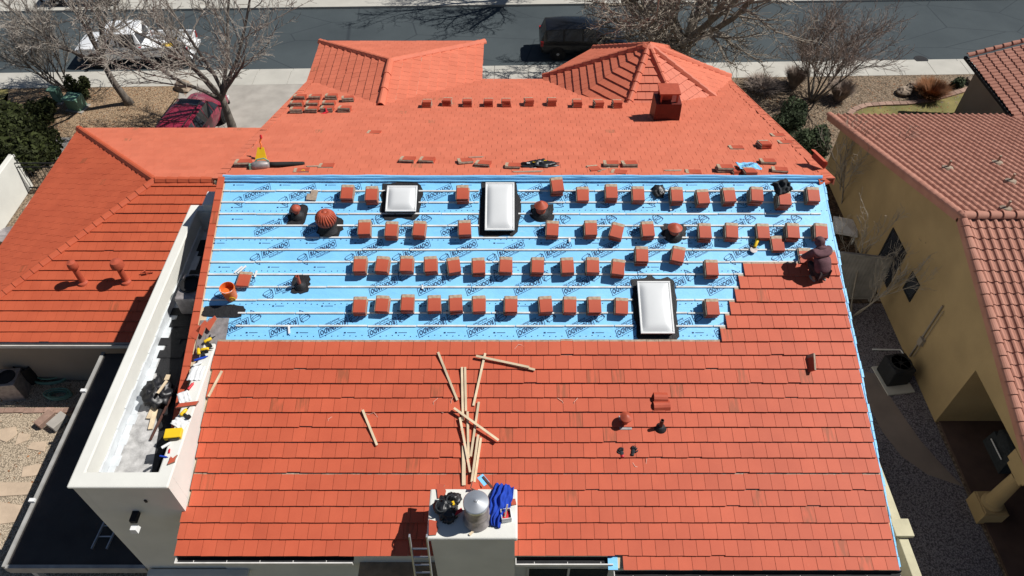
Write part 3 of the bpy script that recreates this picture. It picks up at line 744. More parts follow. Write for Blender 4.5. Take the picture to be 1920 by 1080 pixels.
# painted metal flue on the far slope
p = far(1245, 222); T = zframe(p); b1 = MB()
b1.box((0, 0, .25), (.92, .80, 1.15), T, 0, .94); fl = b1.build("metal_flue", M['flue'], house)
b1 = MB(); b1.lathe([(.62, -.06), (.58, .05), (.50, .07)], 20, frame(p, -NX, FS, FN)); b1.build("flashing", M['tile_far'], fl)
b1 = MB()
for sx in (-1, 1):
    for s2 in (-1, 1): b1.box((sx * .27, s2 * .25, .98), (.06, .06, .36), T)
b1.box((-.06, .02, .96), (.36, .3, .28), T); b1.box((0, 0, 1.175), (.70, .66, .05), T)
b1.build("flue_hood", M['redvent'], fl)
# ridge end: broken mortar and cap left at the right end
b1 = MB(); p = near(1545, 343); caps(b1, p + Vector((-.15, .1, -.04)), p + Vector((.25, .25, -.05)), .3, .1, .4)
b1.blob((.12, .10, .06), zframe(p + Vector((-.05, .12, .05))), 0, 4); b1.build("ridge_end_tile", M['tile'], house)

# ------------------------------------------------------------------ loose roof tiles: each tile an object of its own
TL, TWD, TTH, TP = .44, .345, .058, .069
def tile_mesh(name, var):
    b1 = MB(); r = random.Random(var); w_, l_, h = TWD / 2, TL / 2, TTH
    x0 = -w_ + .028
    vs = [(x0, -l_, 0), (w_, -l_, 0), (w_, l_, 0), (x0, l_, 0), (x0, -l_, h), (w_, -l_, h), (w_, l_, h), (x0, l_, h)]
    uvs = [[(0, 1), (1, 1), (1, 0), (0, 0)]]
    b1.add(vs, [(4, 5, 6, 7)], None, 0, uvs); b1.add(vs, [(0, 1, 5, 4)], None, 0, [[(0, 1)] * 4])
    b1.add(vs, [(1, 2, 6, 5), (2, 3, 7, 6), (3, 0, 4, 7), (3, 2, 1, 0)], None, 1)
    b1.box((-w_ + .0135, 0, h * .33), (.0268, TL, h * .6), None, 1)
    for k in (-1, 1): b1.box((k * .08, l_ - .03, -.004), (.04, .04, .01), None, 1)
    o = b1.build(name, [M['tile_loose'], M['raw']]); me = o.data; bpy.data.objects.remove(o); return me
TILE = [tile_mesh("loose_tile", k) for k in range(2)]
N_T = 0
def put_tile(Mx, label, group, var=0):
    global N_T
    o = bpy.data.objects.new("loose_tile", TILE[var % 2]); COL.objects.link(o); o.matrix_basis = Mx
    N_T += 1
    return tag(o, label, "roof tile", group, "thing")
def stack(px, py, n, rot, where, group, plane='n', jig=2.2, skew_top=0.0, base_rot=0):
    h = n * TP; r = random.Random(int(px * 31 + py)); rot += r.uniform(-2.5, 2.5)
    if plane == 'n': F = nframe(near(px, py, h), rot)
    elif plane == 'w': F = None
    else: F = fframe(far(px, py, h), rot + 180)
    for k in range(n):
        a = r.uniform(-jig, jig) + (skew_top if k == n - 1 else 0)
        dx, dy = r.uniform(-.012, .012), r.uniform(-.014, .014)
        Mx = F @ Matrix.Translation((dx, dy, .004 + k * TP)) @ Matrix.Rotation(R(a), 4, 'Z')
        if n == 1: lab = "single red roof tile lying " + where
        else: lab = ("topmost red tile, " if k == n - 1 else "lower red tile, ") + where
        put_tile(Mx, lab, group, k)
ORD = "first second third fourth fifth sixth seventh eighth ninth tenth eleventh twelfth thirteenth fourteenth".split()
G1 = "red tiles stacked on the blue sheet"
rows_ = {
 "top row on the blue sheet": [(650, 358, 4, 0), (696, 362, 4, 0), (867, 360, 4, 0), (1044, 344, 5, 0), (1093, 362, 3, 3), (1146, 358, 4, 0), (1197, 361, 4, 0), (1269, 363, 4, 0), (1318, 367, 4, 0), (1367, 364, 4, -1), (1419, 362, 5, 4), (1471, 370, 5, 2), (1525, 363, 4, 4)],
 "second row on the blue sheet": [(682, 425, 4, -1), (733, 428, 4, 0), (786, 427, 4, 0), (870, 425, 4, -2), (1035, 427, 4, 0), (1107, 426, 4, 0), (1157, 430, 4, 14), (1215, 428, 4, 0), (1322, 432, 4, 2), (1372, 431, 4, 3), (1431, 432, 3, 2), (1487, 432, 4, 6), (1540, 431, 4, 6)],
 "third row on the blue sheet": [(674, 494, 4, 2), (716, 494, 4, 3), (762, 493, 4, -1), (807, 494, 4, -2), (850, 496, 3, -8), (897, 496, 4, -2), (948, 495, 4, 0), (1007, 496, 4, 0), (1063, 496, 4, -1), (1111, 495, 4, 0), (1159, 499, 4, 5), (1335, 501, 4, 2)],
 "lowest row on the blue sheet": [(673, 570, 4, -1), (716, 568, 3, 0), (763, 567, 4, 0), (813, 567, 4, 0), (854, 568, 4, -4), (897, 568, 4, -1), (957, 570, 4, 0), (1022, 569, 4, 0), (1068, 570, 4, 5), (1114, 570, 4, 0), (1165, 572, 3, 5), (1335, 574, 4, 0)],
}
for rn, lst in rows_.items():
    for i, (px, py, n, rot) in enumerate(lst):
        stack(px, py, n, -rot, "%s stack from left in %s" % (ORD[i], rn), G1, skew_top=(6 if (px, py) in ((1093, 362), (1044, 344)) else 0))
stack(1203, 476, 4, 0, "upright stack of the pair above the rightmost skylight", G1); stack(1272, 475, 4, -13, "tilted stack of the pair above the rightmost skylight", G1)
stack(1459, 456, 2, -2, "pale pair of tiles beside the yellow grinder", G1); stack(1510, 478, 1, -3, "at the crouching worker's left hand", G1)
p = near(457, 523, .1); put_tile(nframe(p, -4) @ Matrix.Translation((0, 0, .05)) @ Matrix.Rotation(R(-8), 4, 'X'), "single red tile lying beside the orange bucket", G1)
p = near(1521, 680, .1); put_tile(nframe(p, -6) @ Matrix.Translation((0, .0, .03)) @ Matrix.Rotation(R(-62), 4, 'Y'), "red tile standing on edge on the finished courses", "spare tiles on the finished courses")
G2 = "red tiles stacked on the far slope"
for i, px in enumerate((800, 838, 876, 915, 949, 991, 1034, 1082, 1122, 1157)):
    py = (193, 190, 191, 191, 191, 190, 190, 193, 194, 194)[i]
    stack(px, py - 5, 4, rnd.uniform(-4, 4), "%s stack from left in the row below the street-side roofs" % ORD[i], G2, 'f', 3)
for rn, pts in (("back line of stacks at the left rake", ((562, 181), (590, 181), (621, 180), (652, 184))), ("middle line of stacks at the left rake", ((556, 193), (585, 193), (616, 193))),
                ("front line of stacks at the left rake", ((556, 206), (584, 205), (613, 204), (646, 204)))):
    for i, (px, py) in enumerate(pts):
        stack(px, py - (4 if 'front' in rn else 3), 3, 90 + rnd.uniform(-5, 5), "%s stack in %s" % (ORD[i], rn), G2, 'f', 3)
G3 = "red tiles left along the ridge"
for (px, py, n, rot, wh) in ((455, 301, 3, 92, "small stack left of the yellow roof anchor"), (764, 296, 2, 88, "low stack left of the green-striped one by the ridge"),
                             (801, 297, 2, 80, "green-striped low stack by the ridge"), (872, 299, 2, 95, "low stack by the ridge above the tall skylight's left corner"), (905, 304, 2, 82, "broken low stack right of the tall skylight's left corner"),
                             (962, 308, 2, 93, "splintered low stack left of the black bag"), (1146, 304, 2, 85, "left of two low stacks at the ridge right of centre"), (1180, 304, 2, 95, "right of two low stacks at the ridge right of centre")):
    stack(px, py, n, rot, wh, G3, 'f', 8)
for (px, py, n, rot, wh) in ((700, 247, 1, 90, "alone in the middle left of the far slope"), (612, 309, 1, 96, "right of the leaf blower by the ridge"), (566, 318, 1, 100, "at the ridge with a yellow tape on it"),
                             (1113, 314, 1, 20, "small and upright left of the broken tile"), (1160, 321, 1, 70, "broken, at the ridge right of centre"), (1300, 321, 1, 85, "flat at the ridge left of the blue scrap"),
                             (1433, 266, 3, 4, "stack on the far slope near the right rake"), (1458, 252, 1, 88, "just behind the stack near the right rake"), (1473, 265, 1, 92, "just right of the stack near the right rake"), (1380, 275, 1, 85, "half bare, left of the stack near the right rake"),
                             (1359, 311, 3, 92, "stack left of the blue scrap"), (1406, 318, 3, 0, "stack under the blue scrap"), (1378, 316, 2, 12, "leaning pair against the blue scrap"), (1440, 300, 2, 90, "stack right of the blue scrap"), (1462, 316, 2, 75, "tilted pair nearest the ridge end")):
    stack(px, py, n, rot, wh, G3, 'f', 6)
# ridge tiles (angled cap pieces) lying about
def cap_piece(name, p, F, label, mat=None, ln=.40):
    b1 = MB(); w_ = .17; prof = [(-w_, 0), (-.15, .03), (-.06, .12), (0, .135), (.06, .12), (.15, .03), (w_, 0)]
    inn = [(-w_ + .03, 0), (-.13, .02), (-.05, .095), (0, .105), (.05, .095), (.13, .02), (w_ - .03, 0)]
    n = len(prof); vs = []
    for y in (-ln / 2, ln / 2): vs += [(x, y, z) for x, z in prof]
    for y in (-ln / 2, ln / 2): vs += [(x, y, z) for x, z in inn]
    fs = [(j, j + 1, n + j + 1, n + j) for j in range(n - 1)] + [(3 * n + j, 3 * n + j + 1, 2 * n + j + 1, 2 * n + j) for j in range(n - 1)]
    fs += [(j + 1, j, 2 * n + j, 2 * n + j + 1) for j in range(n - 1)] + [(n + j, n + j + 1, 3 * n + j + 1, 3 * n + j) for j in range(n - 1)]
    fs += [(0, n, 3 * n, 2 * n), (n - 1, 3 * n - 1, 4 * n - 1, 2 * n - 1)]
    b1.add(vs, fs, F); o = b1.build(name, M['tile_loose']); return tag(o, label, "ridge tile", "loose ridge tiles")
p = near(1240, 762); cap_piece("ridge_tile", p, nframe(p, 92), "lower of two brown ridge tiles lying on the finished courses")
p = near(1238, 747); cap_piece("ridge_tile", p, nframe(p, 88), "upper of two brown ridge tiles lying on the finished courses", ln=.34)
p = far(1527, 314); cap_piece("ridge_tile", p, zframe(p + Vector((0, 0, .3)), 20) @ Matrix.Rotation(R(70), 4, 'Y'), "ridge tile standing on edge at the right end of the ridge", ln=.6)

# blue scrap thrown over the tiles at the ridge
def cloth(name, F, wd, ln, mat, seed, amp=.05, nx_=22, ny_=22, fold=9, label=None, cat="cloth", dome=0.0, taper=None):
    vs = []; b1 = MB()
    for j in range(ny_ + 1):
        for i in range(nx_ + 1):
            u, v = -1 + 2 * i / nx_, -1 + 2 * j / ny_
            k = taper(v) if taper else 1.0
            ed = 1 + .10 * noise.noise(Vector((u * 2, v * 2, seed)))
            x = u * wd / 2 * ed * k + (.06 * noise.noise(Vector((v * 2.2, seed, 2))) if taper else 0); y = v * ln / 2 * ed
            z = dome * max(0, 1 - u * u) * max(0, 1 - v * v) ** .5 + amp * (.6 * math.sin(u * fold + 2.5 * noise.noise(Vector((u, v * 2, seed)))) + 1.4 * noise.noise(Vector((u * 2.4, v * 2.4, seed + 5))) + .7)
            vs.append((x, y, max(z, .006)))
    b1.add(vs, [(j * (nx_ + 1) + i, j * (nx_ + 1) + i + 1, (j + 1) * (nx_ + 1) + i + 1, (j + 1) * (nx_ + 1) + i) for j in range(ny_) for i in range(nx_)], F)
    o = b1.build(name, mat, smooth=True); so = o.modifiers.new("thickness", 'SOLIDIFY'); so.thickness = .006
    return tag(o, label, cat)
p = far(1403, 312, .17); o = cloth("underlayment_scrap", frame(p + FN * .17, -NX, FS, FN), .62, .55, M['blue'], 3, .03, label="crumpled scrap of printed blue sheet over the tiles at the ridge", cat="sheet scrap")
b1 = MB(); b1.add(BIG[0], BIG[1], frame(p + FN * .235, NX, (NX * 0 - FS), FN, 30) @ Matrix.Translation((-.28, -.06, 0)) @ Matrix.Scale(.8, 4)); b1.build("printed_lettering", M['ink'], o)
p = near(1466, 351, .33); cloth("dark_cloth", nframe(p + NN * .31, 20), .50, .42, M['cloth_grey'], 8, .06, label="dark grey work cloth draped over a tile stack in the top row", cat="cloth", dome=.10)
p = near(1235, 359); b1 = MB(); b1.blob((.17, .20, .11), nframe(p), 0, 5, .5, 26, 16, 2.2, flat=0.0)
tag(b1.build("black_bag", M['bag'], smooth=True), "small crumpled black bag on the blue sheet in the top row", "bag")
p = far(1012, 312); b1 = MB(); b1.blob((.55, .33, .16), fframe(p, 4), 0, 9, .55, 36, 20, 2.4, flat=-.02)
o = tag(b1.build("rubbish_bag", M['bag'], smooth=True), "torn shiny black rubbish bag on the far side of the ridge", "bag")
b1 = MB()
for k in range(5): b1.box((.34 - .17 * k, .05 + .03 * (k % 2), .13), (.09, .07, .02), fframe(p, 4) @ Matrix.Rotation(R(20 * k), 4, 'X'), k % 2)
b1.build("bag_contents", [M['pvc'], M['yellow']], o)
# leaf blower lying at the ridge
p = far(515, 316); F = fframe(p, 180 + 14); b1 = MB()
b1.lathe([(0, -.42), (.09, -.40), (.13, -.30), (.14, -.12), (.12, .02), (.085, .10)], 16, F @ Matrix.Translation((-.22, 0, .13)) @ Matrix.Rotation(R(90), 4, 'Y'))
o = thing("leaf_blower", "leaf blower with grey body and long black tube lying at the ridge", "leaf blower", p)
b1.build("motor_housing", M['galv_dull'], o, smooth=True)
b1 = MB(); b1.tube([(-.16, 0, .13), (.05, 0, .12), (.45, .02, .09), (.80, .03, .07), (.86, .03, .07)], [.082, .075, .07, .06, .045], 14, F); b1.build("tube", M['rubber'], o, smooth=True)
b1 = MB(); b1.tube([(-.55, 0, .2), (-.45, 0, .31), (-.25, 0, .33), (-.12, 0, .23)], .022, 8, F); b1.build("handle", M['greenp'], o); b1 = MB(); b1.box((-.62, .02, .10), (.14, .20, .16), F); b1.build("battery", M['greenp'], o)
# roof anchor: yellow plate, orange webbing, red hook
p = far(490, 303); F = fframe(p, 180); o = thing("roof_anchor", "yellow roof anchor plate with orange strap and red hook by the ridge", "roof anchor", p)
b1 = MB(); b1.prism([(-.20, -.05), (.20, -.05), (.09, .42), (-.09, .42)], .0, .025, F @ Matrix.Rotation(R(66), 4, 'X')); b1.build("plate", M['yellow'], o)
b1 = MB(); b1.tube([(0, .15, .36), (.02, .18, .44), (-.02, .22, .54), (.03, .25, .64)], [.035, .03, .028, .03], 6, F); b1.build("strap", M['orange'], o)
b1 = MB(); b1.tube([(.03, .25, .64), (.02, .26, .74)], [.04, .03], 8, F); b1.build("hook", M['redp'], o)
p = far(610, 214); b1 = MB(); b1.tube([p + Vector((-.1, -.1, .05)), p + Vector((.1, .06, .07))], [.05, .03], 8); b1.tube([p + Vector((.06, .0, .06)), p + Vector((.02, .14, .16))], .035, 6)
tag(b1.build("nail_gun", M['redp']), "small red hand tool lying by the stacks at the left rake", "tool")
p = far(568, 322); b1 = MB(); b1.lathe([(.06, 0), (.06, .05), (.035, .05), (.035, 0)], 14, zframe(p + Vector((.03, -.06, .03)))); tag(b1.build("tape_roll", M['yellow']), "yellow tape roll on a tile at the ridge", "tape")
# pale splinters of broken tile at the ridge
for i, (px, py, ln, rot) in enumerate(((990, 324, .9, 4), (968, 316, .45, 25), (952, 319, .4, -20), (1136, 319, .4, 40), (1262, 322, .55, 2), (1125, 322, .25, 60), (893, 297, .5, 5), (590, 314, .5, 6))):
    p = far(px, py); b1 = MB(); b1.prism([(-ln / 2, -.04), (ln / 2, -.03), (ln / 2 - .05, .04), (-ln / 2 + .08, .05)], .02, .05, fframe(p, rot))
    tag(b1.build("tile_shard", M['raw']), "pale sliver of broken tile at the ridge, %s" % ("left of the black bag, longest", "left of the black bag, upper", "left of the black bag, lower", "between the broken tiles right of centre", "right of the broken tiles", "smallest, right of centre", "above the tall skylight's left side", "right of the leaf blower")[i], "tile shard", "slivers of broken tile")

p = near(585, 367); b1 = MB(); b1.prism([(-.13, -.15), (.14, -.16), (.15, .16), (-.03, .17), (-.04, .04), (-.14, .03)], .0, .04, nframe(p, -4)); tag(b1.build("tile_shard", M['raw']), "grey tile offcut lying alone at the upper left of the blue sheet", "tile shard")
# ------------------------------------------------------------------ orange bucket, grinder, sticks on the sheet
p = near(434, 555); T = zframe(p + Vector((0, 0, -.04))) @ Matrix.Rotation(R(8), 4, 'X'); o = thing("bucket", "orange plastic bucket standing open on the blue sheet near the left rake", "bucket", p)
b1 = MB(); b1.lathe([(0, .0), (.15, .0), (.185, .40), (.195, .40), (.195, .43), (.178, .43), (.17, .25)], 24, T); b1.build("pail", M['orange'], o, smooth=True, auto=40)
b1 = MB(); b1.lathe([(.160, .12), (0, .12)], 20, T); b1.build("contents", M['dark'], o)
b1 = MB(); b1.tube([(.19, 0, .40), (.13, -.13, .44), (0, -.185, .45), (-.13, -.13, .44), (-.19, 0, .40)], .007, 5, T); b1.build("handle", M['pvc'], o)
b1 = MB(); b1.add(*text_mesh("O", .2, .012), T @ Matrix.Translation((.02, -.178, .10)) @ Matrix.Rotation(R(85), 4, 'X')); b1.build("printed_mark", M['yellow'], o)
p = near(1417, 457); F = nframe(p, 65); o = thing("grinder", "yellow and black angle grinder lying on the blue sheet", "grinder", p)
b1 = MB(); b1.lathe([(.03, -.16), (.045, -.14), (.045, .0), (.055, .05), (.05, .12)], 12, F @ Matrix.Translation((0, 0, .07)) @ Matrix.Rotation(R(90), 4, 'Y')); b1.build("motor_housing", M['yellow'], o, smooth=True)
b1 = MB(); b1.lathe([(.035, -.08), (.04, .08)], 10, F @ Matrix.Translation((.16, 0, .07)) @ Matrix.Rotation(R(90), 4, 'Y')); b1.lathe([(.1, 0), (.1, .012), (0, .012)], 18, F @ Matrix.Translation((-.22, 0, .04))); b1.build("cutting_head", M['galv_dull'], o)
b1 = MB(); b1.tube([(.24, 0, .06), (.34, .05, .05), (.45, .0, .03)], .012, 5, F); b1.build("power_cord", M['rubber'], o); b1 = MB(); b1.tube([(-.15, .05, .06), (-.15, .18, .07)], .018, 6, F); b1.build("handle", M['rubber'], o)
def stick(pts, label, wd=.05, th=.035, lift=.05, mat='wood', fr=near, grp="pale lumber strips on the roof", name="lumber_strip"):
    b1 = MB(); a, b_ = fr(*pts[0]), fr(*pts[1]); b1.bar(a + NN * (lift + rnd.uniform(0, .004)), b_ + NN * (lift + rnd.uniform(0, .004)), wd, th, NN); b1.bar
    return tag(b1.build(name, M[mat]), label, "lumber strip", grp)
for i, (pts, lb, lift) in enumerate((
    (((822, 662), (858, 752)), "leftmost leaning strip at the top of the lumber pile", .05),
    (((866.5, 690), (868.5, 790)), "left of the twin upright strips in the lumber pile", .05),
    (((872.5, 690), (874, 772)), "right of the twin upright strips in the lumber pile", .05),
    (((910, 664), (888, 762)), "long strip slanting left from the top of the lumber pile", .05),
    (((893, 670), (992, 691)), "upper of two crossed strips pointing right from the lumber pile", .09),
    (((950, 682), (1003, 695)), "lower of two crossed strips pointing right from the lumber pile", .05),
    (((852, 768), (935, 828)), "diagonal strip lying across the lumber pile", .13),
    (((898, 755), (883, 857)), "strip slanting under the diagonal one in the lumber pile", .05),
    (((863, 785), (882, 887)), "strip slanting right at the left of the lumber pile", .09),
    (((877, 773), (879, 860)), "straight middle strip of the lumber pile", .05),
    (((870, 837), (870, 911)), "widest strip at the foot of the lumber pile by the chimney", .05),
    (((897, 817), (885, 905)), "second strip from the right at the lumber pile's foot", .09),
    (((902, 822), (890, 905)), "rightmost orange-tinted strip at the lumber pile's foot", .05),
    (((681, 770), (708, 836)), "lone strip lying on the finished tiles left of the lumber pile", .05),
    (((418, 697), (393, 745)), "orange-tinted strip leaning by the parapet at the left edge", .05))):
    stick(pts, lb, lift=lift, wd=.085 if i == 10 else .055)
for i, (a, b_, lb) in enumerate((((440, 512), (455, 500), "left of two white offcuts above the bucket"), ((446, 513), (462, 499), "right of two white offcuts above the bucket"), ((478, 520), (482, 508), "white offcut standing right of the tile by the bucket"), ((542, 612), (543, 626), "short white offcut hanging from the lowest batten"), ((1068, 447), (1068, 454), "tiny white offcut under the second row of stacks"), ((792, 535), (793, 542), "tiny white offcut between third and lowest rows"), ((1256, 387), (1258, 395), "tiny white offcut below the black bag"))):
    stick((a, b_), lb, .05, .015, .01, 'pvc', grp="white offcuts on the sheet", name="batten_offcut")
# strapping loops cut off the lumber bundles
def wire(ptsz, label, mat='strap', rad=.007):
    b1 = MB(); b1.tube([near(x, y) + NN * (.03 + .02 * math.sin(i * 2)) for i, (x, y) in enumerate(ptsz)], rad, 4)
    return tag(b1.build("plastic_strap", M[mat]), label, "strap", "cut strapping on the roof")
wire([(964, 656), (972, 647), (981, 648), (986, 656), (986, 664)], "thin cut strap at the top edge of the finished tiles")
wire([(821, 747), (813, 755), (814, 766), (822, 771), (832, 775)], "thin cut strap left of the lumber pile's middle")
wire([(852, 742), (846, 752), (846, 762), (852, 770)], "thin cut strap curling under the lumber pile")
wire([(680, 760), (678, 769), (684, 775), (692, 778), (702, 774), (709, 784), (707, 793)], "tangled thin strap around the lone strip")
wire([(1083, 747), (1076, 755), (1077, 764), (1091, 770)], "thin cut strap right of the lumber pile, larger")
wire([(1045, 747), (1054, 753), (1057, 760), (1052, 768)], "thin cut strap right of the lumber pile, smaller")
wire([(1186, 868), (1190, 875), (1202, 878), (1211, 870), (1212, 860)], "thin cut strap below the pair of gloves")
wire([(623, 782), (616, 787), (616, 795), (623, 802)], "thin cut strap left of the lone strip")
# gloves
def glove(px, py, rot, label, flip):
    p = near(px, py); F = nframe(p, rot); b1 = MB(); k = -1 if flip else 1
    b1.blob((.052, .065, .028), F @ Matrix.Translation((0, 0, .05)), 0, 3, .1)
    for i, (x, l, a) in enumerate(((-.042, .075, 14), (-.015, .095, 5), (.014, .088, -5), (.040, .068, -16))):
        d = Vector((-math.sin(R(a)) * k * l, math.cos(R(a)) * l, 0)); s_ = Vector((x * k, .045, .055))
        b1.tube([s_, s_ + d * .55 + Vector((0, 0, .02)), s_ + d + Vector((0, 0, -.015))], [.017, .016, .012], 7, F)
    b1.tube([(.045 * k, -.01, .05), (.085 * k, .03, .06), (.095 * k, .065, .05)], [.019, .017, .012], 7, F)
    o = thing("work_glove", label, "glove", p, "black work gloves on the tiles")
    b1.build("hand", M['cloth_grey'], o, smooth=True)
    b1 = MB(); b1.tube([(0, -.05, .05), (0, -.10, .045)], [.042, .048], 10, F, cap=False); b1.build("cuff", M['redp'] if flip else M['bag'], o)
glove(1165, 850, 10, "left black work glove of the pair, red cuff, below the small vent", True); glove(1187, 847, -22, "right black work glove of the pair below the dark pipe", False)

# ------------------------------------------------------------------ things on the chimney
cz = 6.60
def cpt(px, py, z=cz): return gnd(px, py, z)
p = cpt(838, 956); o = thing("tool_bag", "black tool bag crammed with gear on the left of the chimney top", "tool bag", p)
b1 = MB(); b1.blob((.24, .26, .16), zframe(p + Vector((-.03, .02, .10)), 10), 0, 2, .34, 34, 22, 1.9, flat=-.09); b1.blob((.17, .14, .14), zframe(p + Vector((.14, .20, .12))), 0, 6, .36, 26, 16, 1.9, flat=-.1); b1.blob((.15, .13, .08), zframe(p + Vector((.06, -.20, .05))), 0, 8, .5, 24, 14, 2.6, flat=-.04)
b1.build("bag_body", M['bag'], o, smooth=True)
b1 = MB(); b1.tube([Vector((-.12 + .11 * math.cos(t * .52), -.02 + .14 * math.sin(t * .52), .24 + .02 * math.sin(t))) for t in range(13)], .016, 6, zframe(p)); b1.tube([Vector((.1 + .1 * math.cos(t * .52), .12 + .1 * math.sin(t * .52), .26)) for t in range(11)], .014, 6, zframe(p)); b1.build("strap", M['cloth_grey'], o)
b1 = MB(); b1.box((.16, .0, .2), (.05, .09, .05), zframe(p, 20), 0); b1.box((-.22, .02, .12), (.02, .05, .02), zframe(p), 1); b1.box((-.22, -.06, .12), (.02, .05, .02), zframe(p), 1); b1.box((.16, -.22, .09), (.2, .07, .04), zframe(p, 35), 2); b1.box((-.01, -.2, .13), (.06, .11, .05), zframe(p, 40), 3)
b1.build("tools", [M['yellow'], M['pvc'], M['redp'], M['galv_dull']], o)
for i, (px, py, rot, lb) in enumerate(((813, 990, 4, "broken red tile at the front left corner of the chimney top"), (828, 921, 10, "pale-edged tile piece behind the black tool bag"), (892, 913, 92, "red tile on edge behind the metal flue lid"), (962, 942, 20, "small broken tile at the right edge of the chimney top"))):
    p = cpt(px, py); b1 = MB()
    pl = [(-.10, -.17), (.05, -.17), (.10, -.02), (.06, .08), (.09, .13), (-.10, .19)] if i != 3 else [(-.06, -.07), (.05, -.08), (.07, .05), (-.03, .08)]
    b1.prism(pl, .004, .035, zframe(p, rot) @ (Matrix.Rotation(R(50), 4, 'X') if i == 2 else Matrix.Identity(4)), 0, side=1)
    tag(b1.build("broken_tile", [M['tile_loose'], M['raw']]), lb, "broken tile", "tile pieces on the chimney")
p = cpt(914, 905); b1 = MB(); b1.box((0, 0, .03), (.34, .05, .03), zframe(p, -52), 0); b1.box((-.10, -.04, .02), (.26, .16, .01), zframe(p, -52), 1)
tag(b1.build("framed_scrap", [M['steelpipe'], M['blue']]), "dark angle strip with a blue scrap behind the chimney", "scrap")
p = cpt(909, 950); b1 = MB(); b1.lathe([(0, 0), (.05, 0), (.055, .12), (.03, .17), (.02, .2), (0, .2)], 12, zframe(p) @ Matrix.Rotation(R(20), 4, 'X')); tag(b1.build("dark_bottle", M['cloth_grey'], smooth=True), "small dark bottle between the flue and the blue jacket", "bottle")
p = cpt(936, 950); cloth("blue_jacket", zframe(p + Vector((0, .02, .0)), -14), .52, 1.0, M['cloth_blue'], 12, .055, 30, 40, 14, "royal blue jacket crumpled over the back right of the chimney top", "jacket", .16, lambda v: .55 + .45 * min(1, max(0, (v + 1))) - .35 * max(0, v - .45))
p = cpt(949, 970); T = zframe(p, 8); o = thing("plastic_pail", "small square white pail with red contents on the chimney top", "pail", p)
b1 = MB()
for (a, b_) in (((-.11, -.12), (.11, -.105)), ((-.11, .105), (.11, .12)), ((-.11, -.1045), (-.095, .1045)), ((.095, -.1045), (.11, .1045))): b1.span((a[0], a[1], 0), (b_[0], b_[1], .19), 0, T)
b1.span((-.0945, -.1045, 0), (.0945, .1045, .02), 0, T); b1.build("tub", M['pvc'], o, bevel=.006)
b1 = MB(); b1.blob((.09, .1, .03), T @ Matrix.Translation((0, 0, .10)), 0, 3, .4); b1.build("contents", M['redp'], o, smooth=True)
b1 = MB(); b1.bar(Vector((-.03, -.05, .1)), Vector((.05, .14, .33)), .03, .02); b2 = b1.build("brush_handle", M['wood'], o, local=False); b2.matrix_basis = T
p = cpt(908, 978); q = cpt(880, 1004); b1 = MB(); b1.bar(q + Vector((0, 0, .01)), p + Vector((0, 0, .03)), .045, .025); b1.bar(q + Vector((.02, .02, .012)), p + Vector((.03, -.01, .03)), .02, .02)
tag(b1.build("wood_offcut", M['wood']), "brown wood offcut lying at the front of the chimney top", "lumber offcut")

# ------------------------------------------------------------------ tools along the parapet and in the well
def ppt(px, py, z=pz): return gnd(px, py, z)
p = ppt(327, 816); T = zframe(p, 6); o = thing("tool_case", "bright yellow plastic tool case on the parapet", "tool case", p)
b1 = MB(); b1.span((-.19, -.13, 0), (.19, .12, .12), 0, T); b1.build("case_body", M['yellow'], o, bevel=.015)
b1 = MB(); b1.span((-.09, -.155, .04), (.12, -.132, .08), 0, T); b1.span((.12, -.15, .03), (.15, -.132, .10), 0, T); b1.build("latch", M['bag'], o)
def drill(px, py, rot, label):
    p = ppt(px, py); T = zframe(p, rot); o = thing("cordless_drill", label, "drill", p, "cordless drills on the parapet")
    b1 = MB(); b1.lathe([(.03, -.10), (.045, -.08), (.045, .06), (.03, .10)], 10, T @ Matrix.Translation((0, 0, .07)) @ Matrix.Rotation(R(90), 4, 'Y')); b1.build("motor_housing", M['yellow'], o, smooth=True)
    b1 = MB(); b1.box((-.03, -.10, .06), (.05, .14, .05), T); b1.build("handle", M['rubber'], o); b1 = MB(); b1.box((-.03, -.19, .055), (.09, .06, .08), T); b1.build("battery", M['rubber'], o); b1 = MB(); b1.lathe([(.02, .1), (.015, .16), (.005, .22)], 8, T @ Matrix.Translation((0, 0, .07)) @ Matrix.Rotation(R(90), 4, 'Y')); b1.build("chuck", M['rubber'], o)
drill(391, 641, 40, "yellow cordless drill farthest up the parapet"); drill(386, 658, 10, "yellow cordless drill just below the farthest one on the parapet"); drill(374, 662, 110, "yellow cordless drill at the inner edge of the parapet's upper end"); drill(346, 776, 60, "yellow cordless drill just above the tool case on the parapet")
def ptube(px, py, rot, mat, label, ln=.22, r=.035, cat="tube"):
    p = ppt(px, py); T = zframe(p, rot) @ Matrix.Translation((0, 0, r)) @ Matrix.Rotation(R(90), 4, 'Y'); b1 = MB(); b1.lathe([(0, -ln / 2), (r, -ln / 2), (r, ln * .3), (r * .4, ln * .4), (r * .3, ln / 2), (0, ln / 2)], 10, T)
    tag(b1.build("sealant_tube", M[mat], smooth=True, auto=40), label, cat)
ptube(378, 673, 25, 'cloth_blue', "blue tool lying below the drills on the parapet", .34, .03, "tool"); ptube(372, 684, 30, 'pvc', "white tube on the parapet below the blue tool"); ptube(359, 725, 70, 'redp', "small red tube on the parapet halfway down"); ptube(313, 836, 40, 'pvc', "white tube on the parapet below the tool case")
ptube(308, 857, -10, 'cloth_blue', "short blue tube near the front end of the parapet", .2, .02); ptube(318, 846, 100, 'redp', "tiny red tube below the tool case", .12, .02); ptube(398, 628, 80, 'bag', "black tube at the top end of the parapet", .25, .04)
